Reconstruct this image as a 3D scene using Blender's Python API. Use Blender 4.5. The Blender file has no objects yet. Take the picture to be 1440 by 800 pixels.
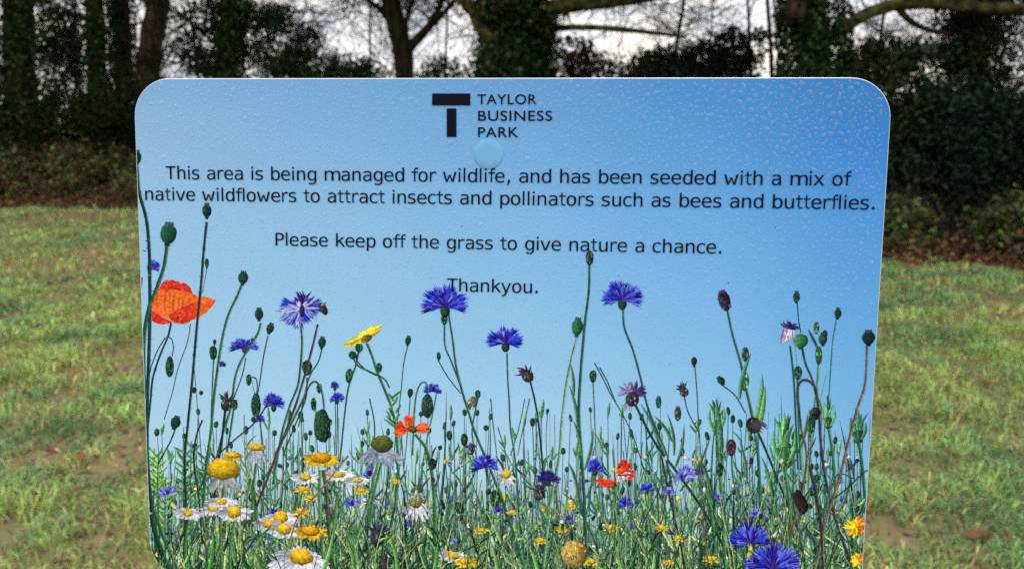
import bpy, bmesh, math, random
import numpy as np
from mathutils import Vector, Matrix

SC = bpy.context.scene
COL = SC.collection
rnd = random.Random(7)
RNG = np.random.default_rng(11)

# ------------------------------------------------------------------ camera
FPX = 1040.0                      # focal length in photo pixels (1440 wide)
PITCH = math.radians(12.0)
CAM = np.array([0.0, 0.0, 1.5])
cd = bpy.data.cameras.new('camera')
cd.sensor_width = 36.0
cd.lens = 36.0 * FPX / 1440.0
cd.clip_start = 0.02
cd.clip_end = 2000.0
cd.dof.use_dof = True
cd.dof.focus_distance = 0.425
cd.dof.aperture_fstop = 11.5
cam = bpy.data.objects.new('camera', cd)
COL.objects.link(cam)
cam.location = CAM
cam.rotation_euler = (math.pi / 2 - PITCH, 0, 0)
SC.camera = cam

# ------------------------------------------------------------------ light
SUN_EL, SUN_AZ = math.radians(40), math.radians(18)    # veiled sun beyond the wood
w = bpy.data.worlds.new('World')
SC.world = w
w.use_nodes = True
nt = w.node_tree
nt.nodes.clear()
def N(tree, kind, **kw):
    n = tree.nodes.new(kind)
    for k, v in kw.items():
        setattr(n, k, v)
    return n
out = N(nt, 'ShaderNodeOutputWorld')
sky = N(nt, 'ShaderNodeTexSky', sky_type='NISHITA', sun_disc=False, sun_elevation=SUN_EL, sun_rotation=SUN_AZ)
bg1 = N(nt, 'ShaderNodeBackground'); bg1.inputs['Strength'].default_value = 0.1
nt.links.new(sky.outputs[0], bg1.inputs['Color'])
tc = N(nt, 'ShaderNodeTexCoord')
mp = N(nt, 'ShaderNodeMapping'); mp.inputs['Scale'].default_value = (3.0, 3.0, 9.0)
nt.links.new(tc.outputs['Generated'], mp.inputs['Vector'])
nz = N(nt, 'ShaderNodeTexNoise'); nz.inputs['Scale'].default_value = 2.2; nz.inputs['Detail'].default_value = 5
nt.links.new(mp.outputs[0], nz.inputs['Vector'])
cr = N(nt, 'ShaderNodeValToRGB')
cr.color_ramp.elements[0].position = 0.36; cr.color_ramp.elements[0].color = (0.58, 0.60, 0.66, 1)
cr.color_ramp.elements[1].position = 0.62; cr.color_ramp.elements[1].color = (0.99, 0.895, 0.80, 1)
nt.links.new(nz.outputs['Fac'], cr.inputs[0])
# overcast sky: brighter overhead than at the horizon
sx = N(nt, 'ShaderNodeSeparateXYZ'); nt.links.new(tc.outputs['Generated'], sx.inputs[0])
mr = N(nt, 'ShaderNodeMapRange')
mr.inputs['From Min'].default_value = 0.0; mr.inputs['From Max'].default_value = 1.0
mr.inputs['To Min'].default_value = 0.80; mr.inputs['To Max'].default_value = 2.3
nt.links.new(sx.outputs['Z'], mr.inputs['Value'])
bg2 = N(nt, 'ShaderNodeBackground')
nt.links.new(cr.outputs[0], bg2.inputs['Color']); nt.links.new(mr.outputs[0], bg2.inputs['Strength'])
mx = N(nt, 'ShaderNodeMixShader'); mx.inputs[0].default_value = 0.86
nt.links.new(bg1.outputs[0], mx.inputs[1]); nt.links.new(bg2.outputs[0], mx.inputs[2])
nt.links.new(mx.outputs[0], out.inputs['Surface'])

sl = bpy.data.lights.new('sun', 'SUN')
sl.energy = 1.0; sl.angle = math.radians(25); sl.color = (1.0, 0.94, 0.86)
so = bpy.data.objects.new('sun', sl); COL.objects.link(so)
sd = Vector((math.sin(SUN_AZ) * math.cos(SUN_EL), math.cos(SUN_AZ) * math.cos(SUN_EL), math.sin(SUN_EL)))
so.rotation_euler = sd.to_track_quat('Z', 'Y').to_euler()
so.location = (0, -5, 12)

SC.view_settings.view_transform = 'Standard'
SC.view_settings.look = 'None'
SC.view_settings.exposure = 0.78
SC.view_settings.gamma = 1.0
SC.view_settings.use_curve_mapping = False
try:
    SC.cycles.use_denoising = False
    SC.cycles.max_bounces = 8
    SC.cycles.transparent_max_bounces = 12
    SC.cycles.sample_clamp_indirect = 6.0
except Exception:
    pass

# ------------------------------------------------------------------ helpers
CT, ST = math.cos(PITCH), math.sin(PITCH)
def raydir(u, v):
    x, y = (u - 720) / FPX, (v - 400) / FPX
    return np.array([x, CT - y * ST, -ST - y * CT])
def ground_at(u, v, z=0.0):
    d = raydir(u, v)
    t = (z - CAM[2]) / d[2]
    return CAM + d * t
def at_depth(u, v, Y):
    d = raydir(u, v)
    return CAM + d * (Y / d[1])
def cam2world(p):
    return np.array([p[0], p[2] * CT - p[1] * ST, -p[2] * ST - p[1] * CT])

def lin(c):
    c = np.asarray(c, float) / 255.0
    return np.where(c <= 0.04045, c / 12.92, ((c + 0.055) / 1.055) ** 2.4)

def tag(o, label=None, cat=None, group=None, kind=None):
    if label: o['label'] = label
    if cat: o['category'] = cat
    if group: o['group'] = group
    if kind: o['kind'] = kind
    return o

def empty(name, loc=(0, 0, 0), rot=None):
    o = bpy.data.objects.new(name, None)
    o.empty_display_size = 0.2
    o.location = loc
    if rot is not None: o.rotation_euler = rot
    COL.objects.link(o)
    return o

class MB:
    """collects vertices, faces and colours for ONE mesh object"""
    def __init__(self):
        self.V, self.F, self.C, self.n = [], [], [], 0
        self.smooth = False
    def add(self, V, F, C=None):
        V = np.asarray(V, float).reshape(-1, 3)
        if C is None: C = np.ones((len(V), 3))
        C = np.asarray(C, float)
        if C.ndim == 1: C = np.tile(C, (len(V), 1))
        self.V.append(V); self.C.append(C)
        for f in F:
            self.F.append(np.asarray(f, int).reshape(len(f), -1) + self.n) if isinstance(f, np.ndarray) else self.F.append(np.array([f]) + self.n)
        self.n += len(V)
    def build(self, name, mat, parent=None, smooth=False, z=None):
        V = np.concatenate(self.V) if self.V else np.zeros((0, 3))
        C = np.concatenate(self.C) if self.C else np.zeros((0, 3))
        me = bpy.data.meshes.new(name)
        lens = np.concatenate([np.full(len(f), f.shape[1]) for f in self.F])
        idx = np.concatenate([f.ravel() for f in self.F])
        me.vertices.add(len(V)); me.vertices.foreach_set('co', V.astype(np.float32).ravel())
        me.loops.add(len(idx)); me.loops.foreach_set('vertex_index', idx.astype(np.int32))
        me.polygons.add(len(lens))
        st = np.concatenate([[0], np.cumsum(lens)[:-1]])
        me.polygons.foreach_set('loop_start', st.astype(np.int32))
        me.polygons.foreach_set('loop_total', lens.astype(np.int32))
        if smooth: me.polygons.foreach_set('use_smooth', np.ones(len(lens), bool))
        ca = me.color_attributes.new('Col', 'FLOAT_COLOR', 'POINT')
        ca.data.foreach_set('color', np.c_[C, np.ones(len(C))].astype(np.float32).ravel())
        me.update(calc_edges=True); me.validate()
        me.materials.append(mat)
        o = bpy.data.objects.new(name, me)
        COL.objects.link(o)
        if parent is not None: o.parent = parent
        return o

def smooth_path(P, k=4):
    P = np.asarray(P, float)
    if len(P) < 3: 
        t = np.linspace(0, 1, k + 1)[:, None]
        return P[0] * (1 - t) + P[-1] * t
    Q = np.vstack([2 * P[0] - P[1], P, 2 * P[-1] - P[-2]])
    o = []
    for i in range(1, len(Q) - 2):
        a, b, c, d = Q[i - 1:i + 3]
        for t in np.arange(k) / k:
            o.append(0.5 * (2 * b + (c - a) * t + (2 * a - 5 * b + 4 * c - d) * t * t + (3 * b - a - 3 * c + d) * t ** 3))
    o.append(P[-1])
    return np.array(o)

def tube(mb, P, R, ns=8, rough=0.0, col=(1, 1, 1), k=4, cap=True):
    P = np.asarray(P, float); R = np.asarray(R, float)
    n0 = len(P)
    S = smooth_path(P, k) if k > 1 else P
    if len(P) >= 3 or k == 1:
        Rr = np.interp(np.linspace(0, n0 - 1, len(S)), np.arange(n0), R)
    else:
        Rr = np.linspace(R[0], R[-1], len(S))
    T = np.gradient(S, axis=0); T /= np.linalg.norm(T, axis=1)[:, None] + 1e-9
    ref = np.array([0.31, 0.95, 0.05])
    A = np.cross(T, ref); A /= np.linalg.norm(A, axis=1)[:, None] + 1e-9
    B = np.cross(T, A)
    th = np.arange(ns) * 2 * np.pi / ns
    rr = Rr[:, None] * (1 + rough * (RNG.random((len(S), ns)) - 0.5) * 2)
    V = S[:, None, :] + rr[..., None] * (np.cos(th)[None, :, None] * A[:, None, :] + np.sin(th)[None, :, None] * B[:, None, :])
    m = len(S)
    i = np.arange(m - 1)[:, None] * ns; j = np.arange(ns)[None, :]; j2 = (j + 1) % ns
    F = np.stack([i + j, i + j2, i + ns + j2, i + ns + j], -1).reshape(-1, 4)
    mb.add(V.reshape(-1, 3), [F], np.array(col))
    return S

def unit(v):
    return v / (np.linalg.norm(v, axis=-1, keepdims=True) + 1e-9)

def leaf_cloud(mb, P, Nrm, size, cols, aspect=0.62, droop=0.25, fold=0.18):
    """each leaf: two folded triangles pairs round a midrib, 6 vertices"""
    n = len(P)
    Nrm = unit(Nrm)
    a = RNG.normal(size=(n, 3)); a[:, 2] -= droop * 2
    L = unit(a - (a * Nrm).sum(1)[:, None] * Nrm)
    W = np.cross(Nrm, L)
    s = np.asarray(size)[:, None] if np.ndim(size) else np.full((n, 1), size)
    base = P - L * s * 0.5
    tip = P + L * s * 0.5 - Nrm * s * 0.12
    mid1 = P - L * s * 0.12 + Nrm * s * fold * 0.3
    l1 = P - L * s * 0.10 + W * s * aspect * 0.5 + Nrm * s * fold
    r1 = P - L * s * 0.10 - W * s * aspect * 0.5 + Nrm * s * fold
    V = np.stack([base, l1, tip, r1], 1).reshape(-1, 3)
    b = np.arange(n)[:, None] * 4
    F = np.concatenate([b + np.array([[0, 1, 2]]), b + np.array([[0, 2, 3]])])
    mb.add(V, [F], np.repeat(cols, 4, axis=0))

def pick(pal, n, jit=0.25):
    """pal: list of linear base colours; returns n jittered ones"""
    pal = np.array(pal)
    c = pal[RNG.integers(0, len(pal), n)]
    return np.clip(c * (1 + jit * RNG.normal(size=(n, 1))) * (1 + 0.08 * RNG.normal(size=(n, 3))), 0.002, 1)

def wob(x, y, s, seed=0):
    """cheap smooth 2d noise in -1..1"""
    r = np.random.default_rng(seed)
    o = 0
    for k in range(6):
        a = r.random() * 6.28; f = s * (0.6 + 1.2 * r.random())
        o = o + np.sin((x * math.cos(a) + y * math.sin(a)) * f + r.random() * 6.28)
    return o / 3.0

# ------------------------------------------------------------------ materials
def mat_new(name):
    m = bpy.data.materials.new(name); m.use_nodes = True
    t = m.node_tree
    return m, t, t.nodes['Principled BSDF']

def mat_leaf(name, rough=0.5, trans=0.25, spec=0.35):
    m, t, p = mat_new(name)
    a = N(t, 'ShaderNodeAttribute', attribute_name='Col')
    t.links.new(a.outputs['Color'], p.inputs['Base Color'])
    p.inputs['Roughness'].default_value = rough
    p.inputs['Specular IOR Level'].default_value = spec
    if trans > 0:
        o = t.nodes['Material Output']
        tr = N(t, 'ShaderNodeBsdfTranslucent'); t.links.new(a.outputs['Color'], tr.inputs['Color'])
        mix = N(t, 'ShaderNodeMixShader'); mix.inputs[0].default_value = trans
        t.links.new(p.outputs[0], mix.inputs[1]); t.links.new(tr.outputs[0], mix.inputs[2])
        t.links.new(mix.outputs[0], o.inputs['Surface'])
    return m

def mat_noise(name, cols, scale=(6, 6, 6), detail=6, rough=0.85, bump=0.5, bdist=0.02, pos=(0.35, 0.65), dist=0.0, attr=False, nscale=1.0):
    m, t, p = mat_new(name)
    tc = N(t, 'ShaderNodeTexCoord')
    mp = N(t, 'ShaderNodeMapping'); mp.inputs['Scale'].default_value = scale
    t.links.new(tc.outputs['Object'], mp.inputs[0])
    nz = N(t, 'ShaderNodeTexNoise'); nz.inputs['Detail'].default_value = detail; nz.inputs['Scale'].default_value = nscale
    nz.inputs['Distortion'].default_value = dist
    t.links.new(mp.outputs[0], nz.inputs['Vector'])
    r = N(t, 'ShaderNodeValToRGB')
    el = r.color_ramp.elements
    for i, c in enumerate(cols):
        q = pos[0] + (pos[1] - pos[0]) * i / max(1, len(cols) - 1)
        if i < 2: e = el[i]; e.position = q
        else: e = el.new(q)
        e.color = (*c, 1)
    el[0].position = pos[0]
    t.links.new(nz.outputs['Fac'], r.inputs[0])
    t.links.new(r.outputs[0], p.inputs['Base Color'])
    p.inputs['Roughness'].default_value = rough
    p.inputs['Specular IOR Level'].default_value = 0.03
    if bump:
        b = N(t, 'ShaderNodeBump'); b.inputs['Strength'].default_value = bump; b.inputs['Distance'].default_value = bdist
        t.links.new(nz.outputs['Fac'], b.inputs['Height']); t.links.new(b.outputs[0], p.inputs['Normal'])
    return m

M_IVY = mat_leaf('ivy_leaf', 0.6, 0.05, 0.0)
M_HOLLY = mat_leaf('evergreen_leaf', 0.6, 0.05, 0.0)
M_BRAMBLE = mat_leaf('bramble_leaf', 0.55, 0.25, .1)
M_DEAD = mat_leaf('dead_leaf', 0.8, 0.15, 0.04)
M_GRASS = mat_leaf('grass_blade', 0.5, 0.3, 0.3)
M_BARK = mat_noise('bark', [(0.010, 0.008, 0.006), (0.028, 0.023, 0.015), (0.036, 0.036, 0.018)], (9, 9, 2.2), 8, 0.9, 0.9, 0.05, nscale=1.5)
M_BARKB = mat_noise('brown_bark', [(0.016, 0.011, 0.008), (0.075, 0.054, 0.034), (0.10, 0.085, 0.055)], (9, 9, 1.6), 8, 0.9, 0.9, 0.05, nscale=1.5)
M_MOSS = mat_noise('mossy_bark', [(0.016, 0.012, 0.008), (0.060, 0.056, 0.022), (0.12, 0.12, 0.036)], (5, 5, 5), 7, 0.95, 0.8, 0.04, nscale=1.5)
M_TWIG = mat_noise('twig_bark', [(0.010, 0.008, 0.007), (0.026, 0.020, 0.015)], (8, 8, 8), 3, 0.9, 0)
# ------------------------------------------------------------------ ground
BX = np.array([-40, -14, -9.96, -6.9, -1, 4.07, 5.28, 14, 40.0])
BY = np.array([24, 15.8, 14.5, 13.5, 10.6, 8.05, 7.5, 4.5, 0.0])
def edge_y(x): return np.interp(x, BX, BY)
def hgt(x, y):
    f = np.clip((11.5 - np.abs(np.asarray(x) + 1.5)) / 2, 0, 1) * np.clip((16.5 - np.asarray(y)) / 2, 0, 1) * np.clip((np.asarray(y) + .8) / 1.5, 0, 1)
    return f * (0.035 * wob(x, y, 1.3, 3) + 0.018 * wob(x, y, 4.0, 5))

def sheet(name, xs, ys, zoff, mat, keep=None):
    X, Y = np.meshgrid(xs, ys)
    Z = hgt(X, Y) + zoff
    ny, nx = X.shape
    i = np.arange(ny - 1)[:, None] * nx; j = np.arange(nx - 1)[None, :]
    F = np.stack([i + j, i + j + 1, i + nx + j + 1, i + nx + j], -1).reshape(-1, 4)
    V = np.c_[X.ravel(), Y.ravel(), Z.ravel()]
    if keep is not None:
        c = V[F].mean(1); F = F[keep(c[:, 0], c[:, 1])]
    mb = MB(); mb.add(V, [F]); return mb.build(name, mat, smooth=True)

def grid(lo, hi, fine_lo, fine_hi, step, coarse):
    a = [np.arange(fine_lo, fine_hi + 1e-6, step)]
    l = fine_lo - np.geomspace(coarse, fine_lo - lo, 14) if lo < fine_lo else np.array([])
    h = fine_hi + np.geomspace(coarse, hi - fine_hi, 14)
    return np.concatenate([l[::-1], a[0], h])

M_SOIL = mat_noise('lawn_soil', [(0.05, 0.036, 0.022), (0.17, 0.125, 0.075), (0.13, 0.135, 0.055)], (7, 7, 7), 9, 0.95, 0.7, 0.03, pos=(.33, .56), nscale=2.0)
M_FLOOR = mat_noise('woodland_floor', [(0.018, 0.012, 0.008), (0.06, 0.035, 0.02), (0.10, 0.055, 0.028)], (5, 5, 5), 9, 0.95, 0.9, 0.05, nscale=2.0)
tag(sheet('lawn_ground', grid(-900, 900, -12, 9, 0.15, 1.0), grid(-900, 900, -1, 17, 0.15, 1.0), 0.0, M_SOIL), kind='structure')
# the wood's floor: a sheet above the lawn from its ragged edge back
fx = np.linspace(0, 1, 161)
xs = -40 + 80 * fx
rows = []
ts = np.concatenate([np.linspace(0, 4, 14), [6, 9, 14, 22, 35, 60]])
VV = []
for t in ts:
    yy = edge_y(xs) + t + (0.18 * wob(xs, xs * 0, 3.0, 9) if t < 0.3 else 0)
    VV.append(np.c_[xs, yy, hgt(xs, yy) + 0.012])
VV = np.array(VV); ny, nx = VV.shape[:2]
i = np.arange(ny - 1)[:, None] * nx; j = np.arange(nx - 1)[None, :]
F = np.stack([i + j, i + j + 1, i + nx + j + 1, i + nx + j], -1).reshape(-1, 4)
mb = MB(); mb.add(VV.reshape(-1, 3), [F]); tag(mb.build('woodland_floor', M_FLOOR, smooth=True), kind='structure')

# ------------------------------------------------------------------ grass
def grass_patch(n, y0, y1, hl, wd, margin=0.6):
    # area sampled inside the camera's wedge plus a margin to either side
    y = np.sqrt(RNG.random(n) * (y1 ** 2 - y0 ** 2) + y0 ** 2)
    hw = 0.88 * y + margin + .7
    x = (RNG.random(n) * 2 - 1) * hw
    ok = y < edge_y(x) + 0.15 + 0.25 * wob(x, y, 3.0, 9)
    # thin, worn places
    bare = .6 * wob(x, y, 2.3, 21) + 0.6 * wob(x, y, 6.0, 22) + .75 * wob(x, y, 14.0, 23) + .5 * wob(x, y, 27.0, 24)
    ok &= RNG.random(n) > np.clip((bare - 0.32) * 1.8, 0, 0.92)
    return x[ok], y[ok]

def blades(mb, x, y, hl, wd):
    n = len(x)
    z = hgt(x, y)
    clump = wob(x, y, 5.0, 31) * 0.5 + wob(x, y, 11.0, 32) * 0.5
    H = hl * (0.5 + 0.9 * RNG.random(n)) * (1 + 0.45 * clump) * (1 + 0.55 * np.clip(wob(x, y, 9.0, 33) + .5 * wob(x, y, 19.0, 34), -1, 1.4))
    H = np.clip(H, hl * 0.3, None)
    az = RNG.random(n) * 2 * np.pi
    lean = H * (0.3 + 1.1 * RNG.random(n))
    d = np.c_[np.cos(az), np.sin(az)]
    fz = RNG.random(n) * 2 * np.pi
    wv = np.c_[np.cos(fz), np.sin(fz)] * (wd * (0.6 + 0.8 * RNG.random(n)))[:, None] * 0.5
    b = np.c_[x, y, z - 0.004]
    m = np.c_[x + d[:, 0] * lean * 0.35, y + d[:, 1] * lean * 0.35, z + H * 0.62]
    t = np.c_[x + d[:, 0] * lean, y + d[:, 1] * lean, z + H * (0.95 - 0.35 * lean / (H * 1.25))]
    W = np.c_[wv, np.zeros(n)]
    V = np.stack([b - W, b + W, m - W * .8, m + W * .8, t], 1).reshape(-1, 3)
    k = np.arange(n)[:, None] * 5
    F = np.concatenate([k + np.array([[0, 1, 3]]), k + np.array([[0, 3, 2]]), k + np.array([[2, 3, 4]])])
    # colour of each blade: fresh, mossy yellow-green, straw
    a = .7 * wob(x, y, 1.6, 41) + 0.7 * wob(x, y, 5.0, 42) + .6 * wob(x, y, 13.0, 43) + 0.5 * RNG.normal(size=n)
    s = .6 * wob(x, y, 2.3, 21) + 0.6 * wob(x, y, 6.0, 22) + .5 * wob(x, y, 14.0, 23) + 0.8 * RNG.normal(size=n)
    fresh = np.array(lin((118, 154, 92))); moss = np.array(lin((150, 172, 88))); straw = np.array(lin((196, 174, 116)))
    deep = np.array(lin((86, 128, 76))); dead = np.array(lin((136, 102, 70)))
    f = np.clip((a + 0.7) / 1.6, 0, 1)[:, None]
    c = fresh * (1 - f) + moss * f
    g = np.clip((-a - 0.3) / 1.2, 0, 1)[:, None]
    c = c * (1 - g) + deep * g
    q = np.clip((s - 0.50) / 0.9, 0, 1)[:, None]
    st = np.where(RNG.random(n)[:, None] < 0.6, straw, dead)
    c = c * (1 - q) + st * q
    c = c * (1 + 0.36 * RNG.normal(size=(n, 1))) * (1 + .22 * np.clip(wob(x, y, 9.0, 33) + .5 * wob(x, y, 19.0, 34), -1, 1.2))[:, None]  # short blades in hollows darker, tall tufts lighter: hollow shade put into the colour
    c = np.clip(c * np.array([.99, 1.0, 1.12]), 0.004, 1)
    mb.add(V, [F], np.repeat(c, 5, axis=0))

mb = MB()
for n, y0, y1, hl, wd in ((62000, 1.5, 3.2, 0.055, 0.0060), (82000, 3.2, 5.5, 0.054, 0.0080), (96000, 5.5, 9.0, 0.052, 0.0110), (92000, 9.0, 15.5, 0.05, 0.015)):
    x, y = grass_patch(n, y0, y1, hl, wd)
    blades(mb, x, y, hl, wd)
tag(mb.build('grass', M_GRASS), kind='stuff')

# flat clover and moss leaves down in the grass, and scraps of dead leaf
mb = MB()
n = 16000
y = np.sqrt(RNG.random(n) * (13 ** 2 - 1.8 ** 2) + 1.8 ** 2); x = (RNG.random(n) * 2 - 1) * (0.78 * y + 0.6)
ok = (y < edge_y(x)) & (wob(x, y, 3.1, 51) + 0.5 * RNG.normal(size=n) > 0.35)
x, y = x[ok], y[ok]; n = len(x)
P = np.c_[x, y, hgt(x, y) + 0.012 + 0.02 * RNG.random(n)]
leaf_cloud(mb, P, np.c_[RNG.normal(size=(n, 2)) * 0.45, np.ones(n)], 0.022 + 0.02 * RNG.random(n), pick([lin((92, 118, 44)), lin((122, 136, 48)), lin((70, 100, 44))], n), 0.9)
tag(mb.build('ground_cover', M_GRASS), kind='stuff')
mb = MB()
n = 9000
y = np.sqrt(RNG.random(n) * (13 ** 2 - 1.8 ** 2) + 1.8 ** 2); x = (RNG.random(n) * 2 - 1) * (0.78 * y + 0.6)
ok = (y < edge_y(x)) & (wob(x, y, 2.3, 21) + 0.6 * RNG.normal(size=n) > 0.3)
x, y = x[ok], y[ok]; n = len(x)
P = np.c_[x, y, hgt(x, y) + 0.022 + 0.015 * RNG.random(n)]
leaf_cloud(mb, P, np.c_[RNG.normal(size=(n, 2)) * 0.5, np.ones(n)], 0.02 + 0.03 * RNG.random(n), pick([lin((104, 66, 44)), lin((86, 60, 48)), lin((150, 112, 70)), lin((178, 150, 98)), lin((128, 128, 70))], n), 0.35)
tag(mb.build('leaf_scraps', M_DEAD), kind='stuff')

# single fallen leaves lying on the lawn (lobed oak leaf outline, curled)
LOBES = [(0, 0), (.10, .05), (.16, .16), (.11, .25), (.22, .36), (.15, .46), (.27, .60), (.17, .68), (.18, .82), (.08, .90), (0, 1.0)]
def fallen_leaf(u, v, size, col, label, group):
    g = ground_at(u, v, 0.03)
    pts = [(x, y) for x, y in LOBES] + [(-x, y) for x, y in LOBES[-2:0:-1]]
    bm = MB(); Vx = []; n = len(pts)
    for (x, y) in pts:
        Vx.append((x * size, (y - .5) * size, 0.35 * size * abs(x) ** 1.2 + 0.25 * size * (y - .5) ** 2))
    for k in range(11): Vx.append((0, (k / 10 - .5) * size, 0.25 * size * (k / 10 - .5) ** 2 - 0.004))
    F = []
    r = list(range(11)); l = [0] + list(range(n - 1, 9, -1))
    for k in range(10):
        F.append((n + k, r[k], r[k + 1], n + k + 1)); F.append((n + k, n + k + 1, l[k + 1], l[k]))
    F = [f for f in F]
    bm.add(Vx, F, np.array(lin(col)) * (1 + 0.1 * rnd.uniform(-1, 1)))
    S = tube(bm, [(0, -size * .5, .02 * size), (0.02 * size, -size * .72, .05 * size)], [.018 * size, .012 * size], 5, col=lin((90, 60, 40)), k=2)
    o = bm.build('fallen_leaf', M_DEAD)
    o.location = (g[0], g[1], hgt(g[0], g[1]) + 0.03)
    o.rotation_euler = (rnd.uniform(-.35, .35), rnd.uniform(-.35, .35), rnd.uniform(0, 6.28))
    return tag(o, label, 'leaf', group)
GL = 'fallen leaves on the lawn'
fallen_leaf(1270, 407, 0.085, (190, 120, 62), 'pale orange fallen leaf on the lawn nearest the far wood edge right of the sign', GL)
fallen_leaf(115, 637, 0.075, (150, 84, 40), 'rust orange fallen leaf on the lawn left of the sign', GL)
for u, v, s in ((64, 693, .08), (72, 628, .07), (84, 788, .075), (50, 457, .09), (40, 440, .08), (20, 702, .06)):
    fallen_leaf(u, v, s, (92, 64, 48), 'dull brown fallen leaf lying in the grass left of the sign', 'brown leaves left of the sign')
for u, v, s in ((1372, 751, .09), (1340, 641, .085), (1392, 531, .085), (1264, 478, .085), (1289, 398, .08), (1420, 490, .08), (1300, 700, .06)):
    fallen_leaf(u, v, s, (110, 76, 50), 'brown fallen leaf lying in the grass right of the sign', 'brown leaves right of the sign')
# ------------------------------------------------------------------ the wood
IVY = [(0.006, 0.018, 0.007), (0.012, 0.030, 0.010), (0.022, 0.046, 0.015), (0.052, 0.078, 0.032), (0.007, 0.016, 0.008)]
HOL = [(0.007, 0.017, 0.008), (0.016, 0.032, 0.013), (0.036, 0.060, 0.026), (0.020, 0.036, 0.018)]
BRA = [(0.06, 0.095, 0.026), (0.10, 0.14, 0.042), (0.035, 0.055, 0.02), (0.15, 0.18, 0.06), (0.08, 0.06, 0.025), (0.05, 0.085, 0.03)]
DED = [(0.10, 0.055, 0.028), (0.16, 0.095, 0.05), (0.07, 0.04, 0.024), (0.20, 0.13, 0.08), (0.13, 0.05, 0.026)]

def px_r(hw, Y): return hw * Y / FPX

def path3(pts, Y, base=True, top=None):
    """pixel polyline (u, v, half width) standing at depth Y -> 3d points and radii"""
    P, R = [], []
    for p in pts:
        y = Y if len(p) < 4 else p[3]
        P.append(at_depth(p[0], p[1], y)); R.append(px_r(p[2], y))
    if base:
        # order: bottom first; drop a flared foot to the ground under the lowest point
        b = P[0].copy(); z0 = hgt(b[0], b[1])
        m = b.copy(); m[2] = z0 + (b[2] - z0) * 0.35
        b[2] = z0 - 0.1
        P = [b, m] + P; R = [R[0] * 1.35, R[0] * 1.08] + R
    if top:
        d = unit(P[-1] - P[-2]); d = unit(d * 0.5 + np.array([0, 0, 0.7]))
        P += [P[-1] + d * top * 0.5, P[-1] + d * top]
        R += [R[-1] * 0.75, R[-1] * 0.4]
    return np.array(P), np.array(R)

def ivy_on(mb, P, R, n, thick, size, pal=IVY, z0=0.0, z1=99, lump=0.35, seed=1):
    S = smooth_path(P, 8); Rr = np.interp(np.linspace(0, len(R) - 1, len(S)), np.arange(len(R)), R)
    ok = (S[:, 2] >= z0) & (S[:, 2] <= z1)
    S, Rr = S[ok], Rr[ok]
    i = RNG.integers(0, len(S) - 1, n); t = RNG.random(n)[:, None]
    c = S[i] * (1 - t) + S[i + 1] * t
    ax = unit(S[i + 1] - S[i])
    th = RNG.random(n) * 2 * np.pi
    A = unit(np.cross(ax, np.array([0.3, 1.0, 0.1]))); B = np.cross(ax, A)
    d = np.cos(th)[:, None] * A + np.sin(th)[:, None] * B
    lmp = 1 + lump * wob(c[:, 2] * 1.0, th * 0.9, 2.2, seed)
    rr = Rr[i] + thick * np.clip(lmp, 0.15, 2) * (0.35 + 0.65 * RNG.random(n) ** 0.6)
    p = c + d * rr[:, None]
    nr = d + 0.55 * RNG.normal(size=(n, 3)) + np.array([0, 0, 0.25])
    leaf_cloud(mb, p, nr, size * (0.6 + 0.8 * RNG.random(n)), pick(pal, n), 0.85)

def clumps(mb, cen, half, n, k, size, pal, spread=0.22, up=0.35, shell=0.35, aspect=0.6):
    """leaves gathered in k clumps inside an ellipsoid"""
    cen = np.asarray(cen, float); half = np.asarray(half, float); size = size * 1.22
    q = unit(RNG.normal(size=(k, 3))) * (shell + (1 - shell) * RNG.random((k, 1)) ** 0.5)
    C = cen + q * half * 0.92
    i = RNG.integers(0, k, n)
    sp = spread * (0.6 + 0.8 * RNG.random(k))[i][:, None] * half.mean()
    off = RNG.normal(size=(n, 3)) * sp * np.array([1, 1, 0.75])
    p = C[i] + off
    ok = p[:, 2] > hgt(p[:, 0], p[:, 1]) + 0.02
    p, off, i = p[ok], off[ok], i[ok]; m = len(p)
    nr = unit(off) * 0.6 + RNG.normal(size=(m, 3)) * 0.6 + np.array([0, -0.1, up])
    tone = np.clip(1 + 0.18 * RNG.normal(size=k), .6, 1.5)[i][:, None]
    leaf_cloud(mb, p, nr, size * (0.6 + 0.8 * RNG.random(m)), pick(pal, m) * tone, aspect)
    return C

def twigs(mb, p, d, L, r, depth, bend=0.35, droop=0.0):
    k = 4
    P = [np.array(p, float)]; d = unit(np.array(d, float))
    for _ in range(k):
        d = unit(d + bend * 0.5 * RNG.normal(size=3) * np.array([1, .6, 1]) + np.array([0, 0, -droop]))
        P.append(P[-1] + d * L / k)
    P = np.array(P)
    tube(mb, P, np.linspace(r, r * 0.45, len(P)), 5 if r > .012 else 3, k=2)
    if depth > 0:
        for j in range(1, len(P)):
            for _ in range(2 if depth > 1 else 1 + (rnd.random() < .6)):
                a = unit(P[j] - P[j - 1])
                s = unit(RNG.normal(size=3) * np.array([1, .55, 1]))
                twigs(mb, P[j], a * 0.65 + s * 0.8, L * rnd.uniform(.4, .65), r * 0.5, depth - 1, bend, droop)

class Tree:
    def __init__(self, name, label, u, Y, cat='tree', group=None):
        b = at_depth(u, 150, Y); self.Y = Y
        self.loc = np.array([b[0], Y, hgt(b[0], Y)])
        self.o = empty(name, self.loc)
        tag(self.o, label, cat, group)
    def part(self, name, mb, mat, smooth=False):
        for v in mb.V: v -= self.loc
        return mb.build(name, mat, self.o, smooth)

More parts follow.
